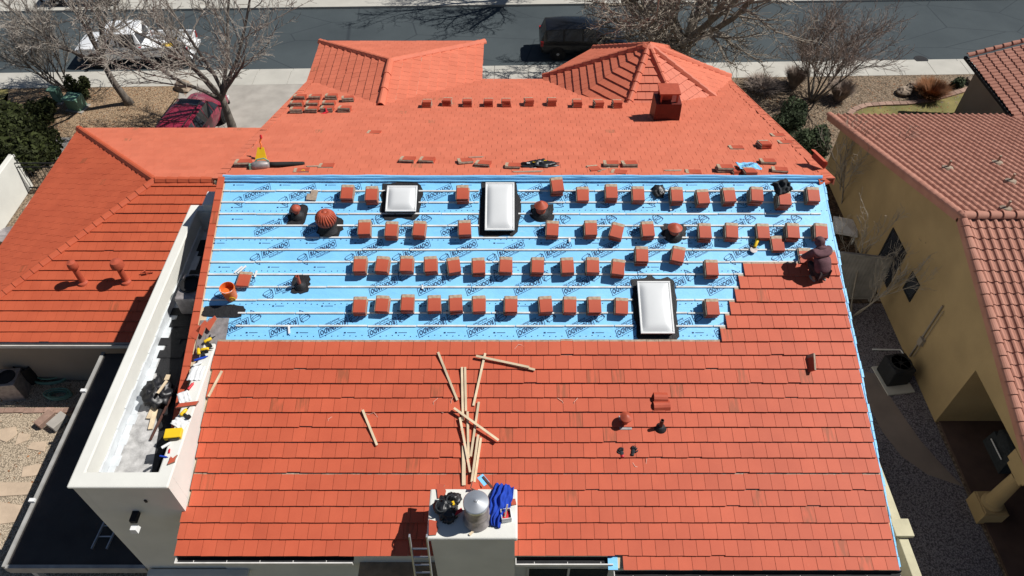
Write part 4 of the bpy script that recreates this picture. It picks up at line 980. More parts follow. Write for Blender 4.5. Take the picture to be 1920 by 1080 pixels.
for i, (px, py, rot, lb) in enumerate(((352, 760, 10, "flat red tile strip lying across the parapet halfway down"), (322, 866, 30, "orange broken tile bits at the front end of the parapet"), (383, 617, 70, "upper broken red tile at the head of the parapet"), (371, 625, 75, "lower broken red tile at the head of the parapet"), (399, 608, 60, "pinkish tile fragment at the head of the parapet"))):
    p = ppt(px, py) if i < 2 else near(px, py); b1 = MB(); l_ = .26 if i < 2 else .20
    b1.prism([(-l_, -.05 * (1 if i < 2 else 2)), (l_ * .8, -.05), (l_, .05), (-l_ * .7, .06 * (1 if i < 2 else 2))] if i != 1 else [(-.09, -.05), (.06, -.06), (.10, .02), (.16, .09), (.05, .05), (.02, .12), (-.02, .05)], .01, .05, zframe(p, rot) if i < 2 else nframe(p, rot, .06), 0, side=1)
    tag(b1.build("broken_tile", [M['tile_loose'], M['raw']]), lb, "broken tile", "tile pieces on the parapet")
for i, (px, py, s_) in enumerate(((368, 700, 1.3), (345, 745, 1.0), (339, 792, 1.1))):
    p = ppt(px, py); cloth("paper_scrap", zframe(p, 30 * i), .26 * s_, .34 * s_, M['pvc'], 20 + i, .018, 12, 12, label=("upper", "middle", "lower")[i] + " crumpled white paper scrap on the parapet", cat="paper")
p = gnd(301, 742, pf); b1 = MB(); b1.blob((.36, .42, .26), zframe(p + Vector((0, 0, .12)), 15), 0, 14, .5, 36, 22, 2.2, flat=-.1)
tag(b1.build("rubbish_bag", M['bag'], smooth=True), "shiny black rubbish bag lying in the narrow roof well", "bag")
b1 = MB(); a = gnd(296, 738, pf + .5); b1.bar(a, a + Vector((.12, .36, .02)), .06, .03); tag(b1.build("wood_offcut", M['wood']), "pale wood offcut on the black bag in the roof well", "lumber offcut")
for i, (x0, y0, x1, y1, z) in enumerate(((-8.95, 9.9, -8.85, 11.2, .05), (-8.8, 9.6, -8.9, 10.7, .05), (-8.7, 9.3, -8.35, 11.6, .25))):
    b1 = MB(); b1.bar(Vector((x0, y0, pf + .03)), Vector((x1, y1, pf + z)), .11 if i < 2 else .05, .03); tag(b1.build("floor_plank", M['wood'] if i < 2 else M['steelpipe']), ("outer cream plank on the floor of the roof well", "inner cream plank on the floor of the roof well", "dark bar leaning in the roof well")[i], "plank")
# spare duct standing in the back of the well
p = Vector((-8.85, 13.75, pf)); o = thing("cooler_duct", "dark grey cooler box with round opening in the roof well", "cooler", p)
b1 = MB(); b1.box((0, 0, .33), (.62, .95, .66), zframe(p)); b1.build("box", M['galv_dull'], o, bevel=.05)
b1 = MB(); b1.lathe([(.30, .0), (.30, .06), (.25, .07), (.24, -.05), (0, -.05)], 20, zframe(p + Vector((.02, .05, .68)))); b1.build("round_opening", M['dark'], o)
# ladders
def ladder(a, b_, side, label, wd=.40, step=.30):
    a, b_ = Vector(a), Vector(b_); side = Vector(side).normalized(); o = thing("ladder", label, "ladder", a, "aluminium ladders")
    for k in (-1, 1):
        b1 = MB(); b1.bar(a + side * k * wd / 2, b_ + side * k * wd / 2, .03, .075, side.cross(b_ - a).normalized()); b1.build("rail", M['alu'], o)
    d = (b_ - a); L = d.length; d.normalize(); n = int(L / step)
    for k in range(1, n):
        c = a + d * (k * step + .05); b1 = MB(); b1.tube([c - side * wd / 2, c + side * wd / 2], .019, 6); b1.build("rung", M['alu'], o)
ladder(gnd(187, 1030, 2.48), gnd(187, 1030, 2.48) + Vector((.35, 2.6, .2)), (1, 0, 0), "aluminium ladder lying on the black flat roof")
t = hit(784, 1003, Vector((0, ey - .25, 0)), Vector((0, 1, 0))); ladder(Vector((t.x + .02, t.y - 1.25, 0)), Vector((t.x, t.y + .02, t.z)), (1, 0, 0), "aluminium ladder leaning on the eave left of the chimney", .36)

# ------------------------------------------------------------------ the worker, squatting with the back to the camera
def skin_obj(name, pts, edges, radii, mat, parent, root=0, sub=2):
    me = bpy.data.meshes.new(name); me.from_pydata([tuple(p) for p in pts], edges, []); me.materials.append(mat)
    o = bpy.data.objects.new(name, me); COL.objects.link(o)
    if parent: o.parent = parent; o.matrix_parent_inverse = wm(parent).inverted()
    o.modifiers.new("skin", 'SKIN').use_smooth_shade = True
    for i, r in enumerate(radii):
        v = me.skin_vertices[0].data[i]; v.radius = (r, r) if not isinstance(r, tuple) else r; v.use_root = (i == root)
    s_ = o.modifiers.new("sub", 'SUBSURF'); s_.levels = sub; s_.render_levels = sub
    return o
fp = near(1536, 526); B = Matrix.Translation(fp) @ Matrix.Rotation(R(16), 4, 'Z') @ Matrix.Scale(1.0, 4)   # y = the way the worker faces (up the slope, slightly left)
def W(x, y, z): return B @ Vector((x, y, z))
man = thing("person", "worker in maroon hoodie and dark trousers squatting on the stepped tiles, back to camera", "person", fp)
sl = 1 / 3.0
P_ = [W(0, .02, .30), W(0, .10, .47), W(0, .24, .66), W(0, .36, .80), W(0, .42, .88), W(0, .49, .95),            # 0-5 pelvis to head
      W(-.19, .34, .77), W(-.30, .46, .52), W(-.22, .66, .36), W(.19, .34, .77), W(.27, .50, .54), W(.10, .70, .38),  # 6-11 arms
      W(-.10, .03, .30), W(-.23, .38, .44), W(-.17, .07, .12), W(-.17, .02, .05), W(-.19, .18, .06),
      W(.10, .03, .30), W(.22, .36, .42), W(.14, .02, .12), W(.14, -.03, .04), W(.17, .13, .05)]
E_ = [(0, 1), (1, 2), (2, 3), (3, 4), (4, 5), (3, 6), (6, 7), (7, 8), (3, 9), (9, 10), (10, 11), (0, 12), (12, 13), (13, 14), (14, 15), (15, 16), (0, 17), (17, 18), (18, 19), (19, 20), (20, 21)]
rad = [.12, .12, .13, .10, .055, .085, .055, .042, .028, .055, .042, .028, .08, .058, .045, .035, .03, .08, .058, .045, .035, .03]
skin_obj("body", P_, E_, rad, M['skin'], man)
H_p = [W(0, .0, .27), W(0, .08, .46), W(0, .23, .67), W(0, .35, .81), W(-.19, .34, .78), W(-.30, .46, .53), W(-.235, .63, .375), W(.19, .34, .78), W(.27, .50, .55), W(.12, .67, .395)]
skin_obj("hoodie", H_p, [(0, 1), (1, 2), (2, 3), (3, 4), (4, 5), (5, 6), (3, 7), (7, 8), (8, 9)], [(.25, .20), (.245, .19), (.24, .19), (.18, .14), .125, .10, .06, .125, .10, .06], M['hoodie'], man)
b1 = MB(); hc = W(0, .50, .955); b1.blob((.125, .145, .145), Matrix.Translation(hc) @ Matrix.Rotation(R(16), 4, 'Z') @ Matrix.Rotation(R(-35), 4, 'X'), 0, 5, .12, 24, 16, 2.0)
b1.blob((.15, .09, .08), Matrix.Translation(W(0, .385, .865)) @ Matrix.Rotation(R(16), 4, 'Z'), 0, 6, .2, 20, 12, 2.0)
b1.build("hood", M['hoodie'], man, smooth=True)
b1 = MB(); fc = W(0, .56, .93)                                                   # face under the hood, looking down at the work
b1.blob((.078, .085, .10), Matrix.Translation(fc) @ Matrix.Rotation(R(16), 4, 'Z') @ Matrix.Rotation(R(-35), 4, 'X'), 0, 3, .03)
b1.blob((.016, .022, .03), Matrix.Translation(W(0, .65, .905)), 0, 2, .05)
for k in (-1, 1): b1.blob((.014, .01, .01), Matrix.Translation(W(.032 * k, .635, .935)), 0, 2, .02)
b1.box((0, 0, 0), (.045, .01, .012), Matrix.Translation(W(0, .625, .865)) @ Matrix.Rotation(R(16), 4, 'Z'))
b1.build("face", M['skin'], man, smooth=True)
T_p = [W(0, .02, .29), W(-.10, .03, .29), W(-.23, .38, .44), W(-.17, .06, .13), W(.10, .03, .29), W(.22, .36, .42), W(.14, .01, .13)]
skin_obj("trousers", T_p, [(0, 1), (1, 2), (2, 3), (0, 4), (4, 5), (5, 6)], [.15, .125, .085, .065, .125, .085, .065], M['jeans'], man)
for k, (x, y) in ((-1, (-.17, .02)), (1, (.14, -.03))):
    b1 = MB(); T = Matrix.Translation(W(x, y + .09, .045 + (y + .09) * .02)) @ Matrix.Rotation(R(16 - 6 * k), 4, 'Z') @ Matrix.Rotation(R(10), 4, 'X')
    b1.blob((.052, .14, .05), T, 0, 3, .05, 18, 12, 1.2, flat=-.035); b1.box((0, -.01, -.042), (.095, .26, .02), T, 1); b1.build("shoe", [M['shoe'], M['pvc']], man, smooth=False)
for k, c in ((-1, W(-.225, .665, .36)), (1, W(.105, .705, .375))):              # gloved hands with five fingers closing on the tile
    b1 = MB(); T = Matrix.Translation(c) @ Matrix.Rotation(R(16), 4, 'Z') @ Matrix.Rotation(R(-25), 4, 'X')
    b1.blob((.040, .048, .020), T, 0, 2, .08)
    for i, (x, l) in enumerate(((-.03, .058), (-.01, .072), (.010, .068), (.029, .052))):
        b1.tube([(x, .035, 0), (x * 1.15, .035 + l * .55, .004), (x * 1.2, .035 + l * .85, -.018), (x * 1.2, .035 + l * .9, -.034)], [.0105, .010, .009, .007], 7, T)
    b1.tube([(-k * .032, -.01, 0), (-k * .060, .02, -.004), (-k * .058, .05, -.016)], [.012, .011, .008], 7, T)
    b1.build("gloved_hand", M['pvc'], man, smooth=True)

# ------------------------------------------------------------------ ground, street, yards
def sy_(x, y0): return y0 + .027 * x
def flat(name, poly, z, mat, th=.02, kind='structure', label=None, cat=None):
    b1 = MB(); b1.prism(poly, z - th, z); o = b1.build(name, mat)
    if kind: o["kind"] = kind
    return tag(o, label, cat)
flat("ground", [(-500, -300), (500, -300), (500, 500), (-500, 500)], -.20, M['earth'], .1)
K1, K2, K3, K4 = 34.9, 36.1, 36.65, 43.4
XX = (-150, 150)
def band(name, a, b_, z, mat, th=.19): return flat(name, [(XX[0], sy_(XX[0], a)), (XX[1], sy_(XX[1], a)), (XX[1], sy_(XX[1], b_)), (XX[0], sy_(XX[0], b_))], z, mat, th)
flat("yard", [(XX[0], -60), (XX[1], -60), (XX[1], sy_(XX[1], K1) - .002), (XX[0], sy_(XX[0], K1) - .002)], 0, M['gravel_brown'], .19)
b1 = MB(); x = XX[0]                              # sidewalk in slabs with joints
while x < XX[1]:
    a, c = x + .012, x + 1.83; x += 1.84
    b1.prism([(a, sy_(a, K1)), (c, sy_(c, K1)), (c, sy_(c, K2) - .01), (a, sy_(a, K2) - .01)], -.19, .012)
    b1.prism([(a, sy_(a, K2)), (c, sy_(c, K2)), (c, sy_(c, K2 + .16)), (a, sy_(a, K2 + .16))], -.19, .006)
    b1.prism([(a, sy_(a, K2 + .163)), (c, sy_(c, K2 + .163)), (c, sy_(c, K3)), (a, sy_(a, K3))], -.19, -.115)
tag(b1.build("sidewalk", M['concrete']), kind='structure')
band("road", K3 + .003, K4, -.125, M['asphalt'], .06)
band("far_sidewalk", K4 + .003, K4 + 2.2, .01, M['concrete'], .19)
band("far_yard", K4 + 2.203, K4 + 40, 0, M['gravel_tan'], .19)
flat("driveway", [(-17.6, 34.43), (-5.2, 34.76), (-5.6, 29.9), (-8.3, 29.8), (-8.3, 26.7), (-15.0, 26.7), (-16.6, 29.5)], .006, M['concrete2'])
g = lambda *pp: [gnd(x, y).xy[:] for x, y in pp]
flat("front_yard", [(-26.5, 34.17), (-17.65, 34.4), (-16.9, 29.9), (-26.2, 29.9)], .006, M['gravel_tan'])
flat("walkway", [(-24.5, 29.88), (-16.7, 29.88), (-16.3, 28.5), (-19.4, 28.5), (-20.2, 24.8), (-21.6, 24.8), (-21.3, 28.0)], .010, M['concrete2'])
flat("lawn", [(-60, 24), (-22.2, 27.5), (-24.9, 30.0), (-26.6, 34.15), (-60, 33.2)], .006, M['grassmat'])
flat("patio_ground", [(-45, -5), (-9.75, -5), (-9.75, 15.4), (-18.1, 15.4), (-45, 15.4)], .006, M['gravel_patio'])
flat("unseen_dark_ground", [(-9.74, -30), (9.0, -30), (9.0, 7.68), (-9.74, 7.68)], .006, M['grassmat'])  # out of view; added dark to cut light bounced onto the front walls
flat("side_ground", [(9.0, -8), (14.5, -8), (14.5, 19.1), (9.0, 19.1)], .006, M['gravel_grey'])
flat("side_earth", [(8.6, 19.103), (14.5, 19.103), (14.5, 26.8), (8.6, 26.8)], .006, M['earth'])
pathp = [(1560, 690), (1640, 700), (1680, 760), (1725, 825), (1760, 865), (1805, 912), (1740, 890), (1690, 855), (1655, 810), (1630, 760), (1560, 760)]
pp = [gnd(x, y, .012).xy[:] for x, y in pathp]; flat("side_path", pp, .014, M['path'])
# lawn with brick edge beyond the neighbour's roof
lw = [gnd(x, y).xy[:] for x, y in ((1598, 214), (1625, 200), (1700, 196), (1760, 186), (1820, 168), (1856, 163), (1960, 165), (1990, 260), (1700, 260))]
flat("side_lawn", lw, .008, M['grassmat'])
b1 = MB(); ed = [gnd(x, y) for x, y in ((1592, 216), (1600, 207), (1622, 199), (1660, 196), (1700, 195), (1740, 190), (1780, 179), (1820, 167), (1860, 161), (1960, 160))]
for a, c in zip(ed, ed[1:]):
    n = max(1, int((c - a).length / .3))
    for k in range(n): b1.bar(a.lerp(c, k / n), a.lerp(c, (k + .93) / n), .28, .09)
tag(b1.build("lawn_edging", M['brick']), "curved pinkish brick edging between gravel and the far lawn", "edging")
b1 = MB()
for k in range(60): b1.box((-30 + k * .34, 14.15 + .01 * (k % 3), .03), (.31, .20, .05), None)
tag(b1.build("brick_border", M['brick']), "straight red brick border across the gravel patio", "edging")
for i, (pts, lb) in enumerate(((((0, 806), (30, 800), (33, 815), (12, 830), (-8, 822)), "irregular flagstone at the patio's left edge"), (((36, 812), (58, 815), (52, 826), (28, 836)), "small flagstone right of the one at the edge"), (((60, 830), (88, 828), (84, 848), (52, 842)), "flagstone nearest the black flat roof"), (((44, 876), (78, 870), (70, 892), (40, 896)), "flagstone half in the flat roof's shade"),
                               (((-10, 905), (60, 905), (55, 928), (-10, 932)), "wide pale flagstone low in the patio"), (((-10, 940), (42, 948), (28, 980), (-12, 985)), "flagstone in the bottom left corner"))):
    P2 = [gnd(x, y).xy[:] for x, y in pts]; b1 = MB(); b1.prism(P2, .008, .035); tag(b1.build("flagstone", M['flag'], bevel=.01), lb, "flagstone", "flagstones in the patio gravel")
p = gnd(1727, 111, -.11); b1 = MB(); b1.lathe([(.0, .008), (.36, .008), (.38, 0)], 24, zframe(p)); b1.box((0, .0, .012), (.5, .05, .008), zframe(p)); b1.box((0, .12, .012), (.4, .05, .008), zframe(p)); b1.box((0, -.12, .012), (.4, .05, .008), zframe(p))
tag(b1.build("drain_cover", M['dark']), "dark drain cover in the gutter across from the neighbour", "drain cover")
# patio bits
def tb(px, py): return gnd(px, py)
p = tb(88, 790); b1 = MB(); b1.box((0, 0, .14), (.30, .62, .22), zframe(p, -30)); tag(b1.build("red_block", M['brick'], bevel=.02), "dull red block lying on the patio gravel", "block")
p = tb(113, 795); b1 = MB(); b1.box((0, 0, .16), (.38, .60, .24), zframe(p, -30)); tag(b1.build("grey_block", M['concrete2'], bevel=.02), "grey green block lying beside the red one", "block")
p = tb(35, 735); T = zframe(p, 6); o = thing("air_conditioner", "metal air conditioner box by the shaded wing wall", "air conditioner", p)
b1 = MB(); b1.box((0, 0, .45), (.75, .75, .9), T); b1.build("cabinet", M['galv_dull'], o, bevel=.02)
b1 = MB(); b1.lathe([(.30, .9), (.30, .93), (.26, .93), (.26, .905), (0, .905)], 18, T); b1.build("fan_grille", M['dark'], o)
p = tb(62, 712); b1 = MB(); b1.lathe([(.0, 0), (.26, 0), (.31, .4), (.28, .85), (.25, .85), (.25, .7), (0, .7)], 18, zframe(p)); tag(b1.build("barrel", M['rubber'], smooth=True, auto=40), "dark barrel beside the air conditioner", "barrel")
for i, (px, py, s_) in enumerate(((95, 708, .5), (112, 743, .42))):
    p = tb(px, py); b1 = MB(); r = random.Random(i)
    for k in range(6):
        rr = s_ * r.uniform(.5, 1); b1.tube([p + Vector((rr * 1.5 * math.cos(t * .55) + r.uniform(-.03, .03), rr * .7 * math.sin(t * .55), .04 + .03 * k)) for t in range(13)], .025, 5)
    tag(b1.build("garden_hose", M['greenp']), ("coil of green hose in the shade by the wing wall", "green and white hose heap in the sun by the wing wall")[i], "garden hose")

# black flat patio roof
o = thing("patio_roof", "flat roof of black felt with a pale edge beside the parapet wall", "patio roof", (-11.6, 11.2, 0))
b1 = MB(); b1.span((-13.40, 7.80, 2.22), (-9.70, 14.83, 2.40)); b1.build("felt_roof", M['bitumen'], o)
b1 = MB(); b1.span((-13.50, 7.74, 2.12), (-13.403, 14.86, 2.45)); b1.span((-13.402, 7.70, 2.12), (-9.70, 7.797, 2.44)); b1.build("edge_trim", M['felt_edge'], o)
for y in (8.1, 11.2, 14.4): b1 = MB(); b1.span((-13.4, y - .07, 0), (-13.26, y + .07, 2.21)); b1.build("post", M['trim'], o)
for y in (9.6, 13.3): b1 = MB(); b1.box((-13.47, y, 2.49), (.16, .1, .08)); b1.build("edge_light", M['pvc'], o)

# left boundary wall and iron gate, dish
b1 = MB(); b1.span((-22.1, 14, 0), (-21.85, 26.25, 1.8)); tag(b1.build("garden_wall", M['stucco'], bevel=.03), "sunlit white garden wall at the left edge beyond the wing", "wall")
o = thing("iron_gate", "black iron gate between the white garden wall and the wing", "gate", (-20.8, 25.9, 0)); b1 = MB()
for k in range(16): b1.tube([(-21.75 + k * .19, 25.95, .05), (-21.75 + k * .19, 25.95, 1.35)], .014, 5)
b1.build("bars", M['dark'], o); b1 = MB()
for z in (.12, 1.28, 1.5): b1.span((-21.83, 25.93, z), (-18.85, 25.97, z + .045))
b1.build("rails", M['dark'], o)
p = gnd(14, 440, .7); b1 = MB(); b1.lathe([(.0, -.12), (.40, -.02), (.47, .04), (.44, .06), (.36, .0), (0, -.05)], 24, zframe(p)); b1.lathe([(.14, -.68), (.07, -.55), (.07, -.1)], 12, zframe(p)); tag(b1.build("bird_bath", M['galv_dull'], smooth=True, auto=40), "round bird bath bowl by the white garden wall", "bird bath")
# utility boxes
for i, (px, py, d, lb) in enumerate(((113, 190, (.42, .38, .72), "smaller green utility box on the left lawn"), (147, 203, (.72, .62, .66), "larger green utility box on the left lawn"))):
    p = gnd(px, py); T = zframe(p, -12); o = thing("utility_box", lb, "utility box", p, "green utility boxes on the lawn"); b1 = MB(); b1.box((0, 0, d[2] / 2 + .06), d, T); b1.build("cabinet", M['greenp'], o, bevel=.03)
    b1 = MB(); b1.box((0, -.03, d[2] + .09), (d[0] + .05, d[1] + .05, .06), T @ Matrix.Rotation(R(5), 4, 'X')); b1.build("lid", M['greenp'], o, bevel=.015); b1 = MB(); b1.box((0, 0, .03), (d[0] + .2, d[1] + .2, .06), T); b1.build("pad", M['concrete2'], o)

# ------------------------------------------------------------------ right: low wall, gate, condenser, lid
o = thing("yard_wall", "low cream yard wall with a square cap beside the house", "wall", (11, 8, 0))
b1 = MB(); b1.span((10.88, -2, 0), (11.07, 13.2, 1.72)); b1.build("wall", M['cream_wall'], o)
b1 = MB(); b1.span((10.84, -2, 1.722), (11.11, 13.25, 1.80)); b1.build("coping", M['cream_wall'], o, bevel=.02)
p = gnd(1697, 993, 1.8); b1 = MB(); b1.box((10.975, p.y, .9), (.40, .40, 1.84)); b1.box((10.975, p.y, 1.89), (.52, .52, .14)); b1.build("pier", M['cream_wall'], o, bevel=.02)
o = thing("side_gate", "greyish peaked lattice gate closing the alley beside the tan wall", "gate", (12.3, 19.2, 0))
gx0_, gx1_ = 10.2, 14.05; gy = 19.25; b1 = MB()
for x in (gx0_, (gx0_ + gx1_) / 2, gx1_): b1.span((x - .05, gy - .05, 0), (x + .05, gy + .05, 2.4 + (.28 if x == (gx0_ + gx1_) / 2 else 0)))
b1.bar(Vector((gx0_, gy - .06, 2.36)), Vector((12.125, gy - .06, 2.66)), .09, .09); b1.bar(Vector((12.125, gy - .06, 2.66)), Vector((gx1_, gy - .06, 2.36)), .09, .09)
b1.span((gx0_, gy - .045, .15), (gx1_, gy + .02, .24)); b1.build("frame", M['gatewood'], o)
b1 = MB()
x = gx0_ + .08
while x < gx1_ - .06:
    h = 2.36 + .28 * (1 - abs(x - 12.125) / 1.93); b1.span((x, gy - .012, .1), (x + .12, gy + .012, h - .02)); x += .128
b1.build("slats", M['gatewood'], o)
p = gnd(1671, 708); T = zframe(p, 8); o = thing("condenser", "dark air conditioning condenser standing against the tan wall", "condenser", p)
b1 = MB(); b1.box((0, 0, .47), (.82, .82, .84), T); b1.build("cabinet", M['dark'], o, bevel=.06); b1 = MB(); b1.lathe([(.36, .89), (.38, .93), (.33, .95), (.33, .88), (.08, .86), (.08, .90), (0, .90)], 24, T)
for k in range(6): b1.bar(T @ Vector((.06 * math.cos(k), .06 * math.sin(k), .90)), T @ Vector((.34 * math.cos(k * 1.05), .34 * math.sin(k * 1.05), .91)), .02, .01)
b1.build("fan_guard", M['rubber'], o); b1 = MB(); b1.box((0, -.1, .03), (1.0, 1.25, .06), T); b1.build("pad", M['concrete'], o)
p = gnd(1585, 425, .5); T = zframe(p, -16); b1 = MB(); b1.box((0, 0, 0), (.95, 1.05, .06), T); b1.add([(-.42, -.47, .035), (.42, -.47, .035), (.42, .47, .035), (-.42, .47, .035), (0, 0, .12)], [(0, 1, 4), (1, 2, 4), (2, 3, 4), (3, 0, 4)], T)
for a, c in ((-.4, -.45), (.4, -.45), (.4, .45), (-.4, .45)): b1.box((a, c, -.28), (.05, .05, .5), T)
tag(b1.build("old_skylight", M['pvc']), "pale grey square skylight lid standing in the dark alley", "skylight lid")
b1 = MB(); a, c, d = gnd(1636, 655, .05), gnd(1688, 656, .05), gnd(1704, 675, .05); b1.tube([a, c, d], .03, 6); tag(b1.build("white_pipe", M['pvc']), "thin white pipe on the alley ground beside the condenser", "pipe")

# ------------------------------------------------------------------ neighbour with barrel tile roofs
NXW, NRY, NRZ, NXR = 14.5, 17.3, 6.2, 14.12
nb_ = thing("neighbour_house", "tan stucco house with brown barrel tile gable roof across the alley", "house", (18, 17, 0))
nfe, nne = 27.85, 6.75
b1 = MB(); yz_prism(b1, [(13.7, 0), (27.2, 0), (27.2, NRZ - (27.2 - NRY) / 3 - .2), (NRY, NRZ - .2), (13.7, NRZ - (NRY - 13.7) / 3 - .2)], NXW, 30)
yz_prism(b1, [(7.5, 3.02), (13.697, 3.02), (13.697, NRZ - (NRY - 13.697) / 3 - .2), (9.2, NRZ - (NRY - 9.2) / 3 - .2), (7.5, 3.05)], NXW, 30)
b1.build("wall", M['stucco_tan'], nb_)
b1 = MB(); b1.span((NXW - .02, 10.0, 2.55), (NXW + .5, 10.95, 3.017)); b1.span((NXW + .02, 10.1, 2.35), (NXW + .46, 10.85, 2.547)); b1.build("capital", M['stucco_tan'], nb_, bevel=.02)
b1 = MB(); b1.lathe([(.31, .62), (.31, .70), (.25, .74), (.235, .85), (.215, 1.6), (.19, 2.28), (.22, 2.3), (.24, 2.345)], 22, Matrix.Translation((NXW + .24, 10.45, 0))); b1.span((NXW - .12, 10.05, 0), (NXW + .62, 10.85, .58)); b1.span((NXW - .08, 10.09, .582), (NXW + .58, 10.81, .62))
b1.build("column", M['stucco_tan'], nb_, smooth=False)
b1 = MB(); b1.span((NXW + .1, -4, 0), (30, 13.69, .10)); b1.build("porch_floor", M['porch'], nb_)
def barrel(name, O, X, S, N, wd, ln, parent, seed=0, per=.27, exp=.37):
    b1 = MB(); nx_ = int(wd / per); r = random.Random(seed); ny_ = int(ln / exp) + 1
    prof = [(0, .0), (.10, .004), (.22, .004), (.32, .020), (.44, .058), (.60, .075), (.76, .058), (.90, .020)]
    for j in range(ny_):
        d1 = ln - j * exp + .02; d0 = max(d1 - exp - .04, 0)
        lo, hi = [], []
        for i in range(nx_ + 1):
            jt = r.uniform(-.012, .012); jz = r.uniform(-.004, .004)
            for u, z in prof:
                if i == nx_ and u > 0: break
                x = (i + u) * per
                lo.append(O + X * x - S * (d1 + jt) + N * (z + .035 + jz)); hi.append(O + X * x - S * d0 + N * (z * .92 + jz * 0))
        n = len(lo); drop = [p - N * .03 for p in lo]
        b1.add(lo + hi + drop, [(k, k + 1, n + k + 1, n + k) for k in range(n - 1)] + [(2 * n + k, 2 * n + k + 1, k + 1, k) for k in range(n - 1)])
    b1.build(name, M['barrel'], parent)
NFL, NNL = (nfe - NRY) / math.cos(A), (NRY - nne) / math.cos(A)
NO = Vector((NXR, NRY, NRZ))
barrel("barrel_roof", NO, NX, NS, NN, 15.4, NNL, nb_, 1); barrel("barrel_roof", NO + Vector((15.4, 0, 0)), -NX, FS, FN, 15.4, NFL, nb_, 2)
b1 = MB(); b1.span((.06, -NNL + .05, -.16), (15.3, -.0, -.02), 0, frame(NO, NX, NS, NN)); b1.span((-15.3, -NFL + .05, -.16), (-.06, 0, -.02), 0, frame(NO, -NX, FS, FN)); b1.build("roof_deck", M['barrel_edge'], nb_)
def halfround(b1, p0, p1, r0, step, sq=1.0):
    p0, p1 = Vector(p0), Vector(p1); d = p1 - p0; L = d.length; d.normalize(); side = d.cross(Vector((0, 0, 1))).normalized(); up = side.cross(d)
    n = max(1, round(L / step)); st = L / n
    for i in range(n):
        a, c = p0 + d * (i * st - .02), p0 + d * ((i + 1) * st); k = 9
        A_ = [a + side * r0 * math.cos(math.pi * j / (k - 1)) + up * (r0 * sq * math.sin(math.pi * j / (k - 1)) + .02) for j in range(k)]
        C_ = [c + side * r0 * .84 * math.cos(math.pi * j / (k - 1)) + up * (r0 * sq * .84 * math.sin(math.pi * j / (k - 1)) - .005) for j in range(k)]
        D_ = [a + side * r0 * .86 * math.cos(math.pi * j / (k - 1)) + up * (r0 * sq * .86 * math.sin(math.pi * j / (k - 1)) + .0) for j in range(k)]
        b1.add(A_ + C_ + D_, [(j, j + 1, k + j + 1, k + j) for j in range(k - 1)] + [(2 * k + j, 2 * k + j + 1, j + 1, j) for j in range(k - 1)])
b1 = MB(); halfround(b1, NO + Vector((.0, 0, .05)), NO + Vector((15, 0, .05)), .16, .40); b1.build("ridge_tiles", M['barrel'], nb_, smooth=True, auto=50)
b1 = MB(); halfround(b1, NO - NS * NNL + Vector((-.02, 0, .03)), NO + Vector((-.02, 0, .05)), .15, .38, .8); halfround(b1, NO - FS * NFL + Vector((-.02, 0, .03)), NO + Vector((-.02, 0, .05)), .15, .38, .8)
b1.bar(NO - NS * NNL - NN * .18 + Vector((-.08, 0, 0)), NO - NN * .18 + Vector((-.08, 0, 0)), .05, .24, NN); b1.bar(NO - FS * NFL - FN * .18 + Vector((-.08, 0, 0)), NO - FN * .18 + Vector((-.08, 0, 0)), .05, .24, FN)
b1.build("rake_tiles", M['barrel'], nb_)
b1 = MB(); b1.blob((.16, .18, .14), zframe(NO + Vector((-.03, 0, .08))), 0, 4, .2); b1.build("ridge_end_mortar", M['barrel'], nb_, smooth=True)
def nwall(px, py): return hit(px, py, Vector((NXW, 0, 0)), Vector((1, 0, 0)))
for (tf, tn, bn) in (((1677, 428), (1698, 475), (1665, 537)), ((1712, 513), (1723, 535), (1708, 565))):
    y0, y1 = sorted((nwall(*tf).y, nwall(*tn).y)); z0, z1 = nwall(*bn).z, nwall(*tn).z
    b1 = MB(); t = .06
    for (u0, v0, u1, v1) in ((y0 - t, z0 - t, y1 + t, z0), (y0 - t, z1, y1 + t, z1 + t), (y0 - t, z0 + .001, y0, z1 - .001), (y1, z0 + .001, y1 + t, z1 - .001)): b1.span((NXW - .04, u0, v0), (NXW + .01, u1, v1))
    wo = b1.build("window", M['dark'], nb_); b1 = MB(); b1.span((NXW - .02, y0, z0), (NXW - .004, y1, z1)); b1.build("pane", M['glass'], wo)
b1 = MB(); c = nwall(1708, 668); b1.tube([(NXW - .05, c.y, .3), (NXW - .05, c.y, 3.1)], .03, 8); b1.tube([(NXW - .05, c.y - .16, .5), (NXW - .05, c.y - .16, 3.0)], .015, 6); b1.box((NXW - .07, c.y - .1, 1.3), (.13, .22, .32)); b1.build("conduit", M['stucco_brown'], nb_)
def nfar(px, py): return hit(px, py, NO, FN)
for (px, py) in ((1775, 318), (1868, 308), (1893, 343), (1884, 395)):
    p = nfar(px, py) + FN * .05; b1 = MB(); b1.lathe([(.22, -.02), (.18, .06), (.06, .09), (.05, .10)], 12, frame(p, -NX, FS, FN)); b1.tube([p, p + Vector((0, 0, .34))], .04, 7); b1.build("roof_vent", M['rock'], nb_, smooth=True, auto=40)
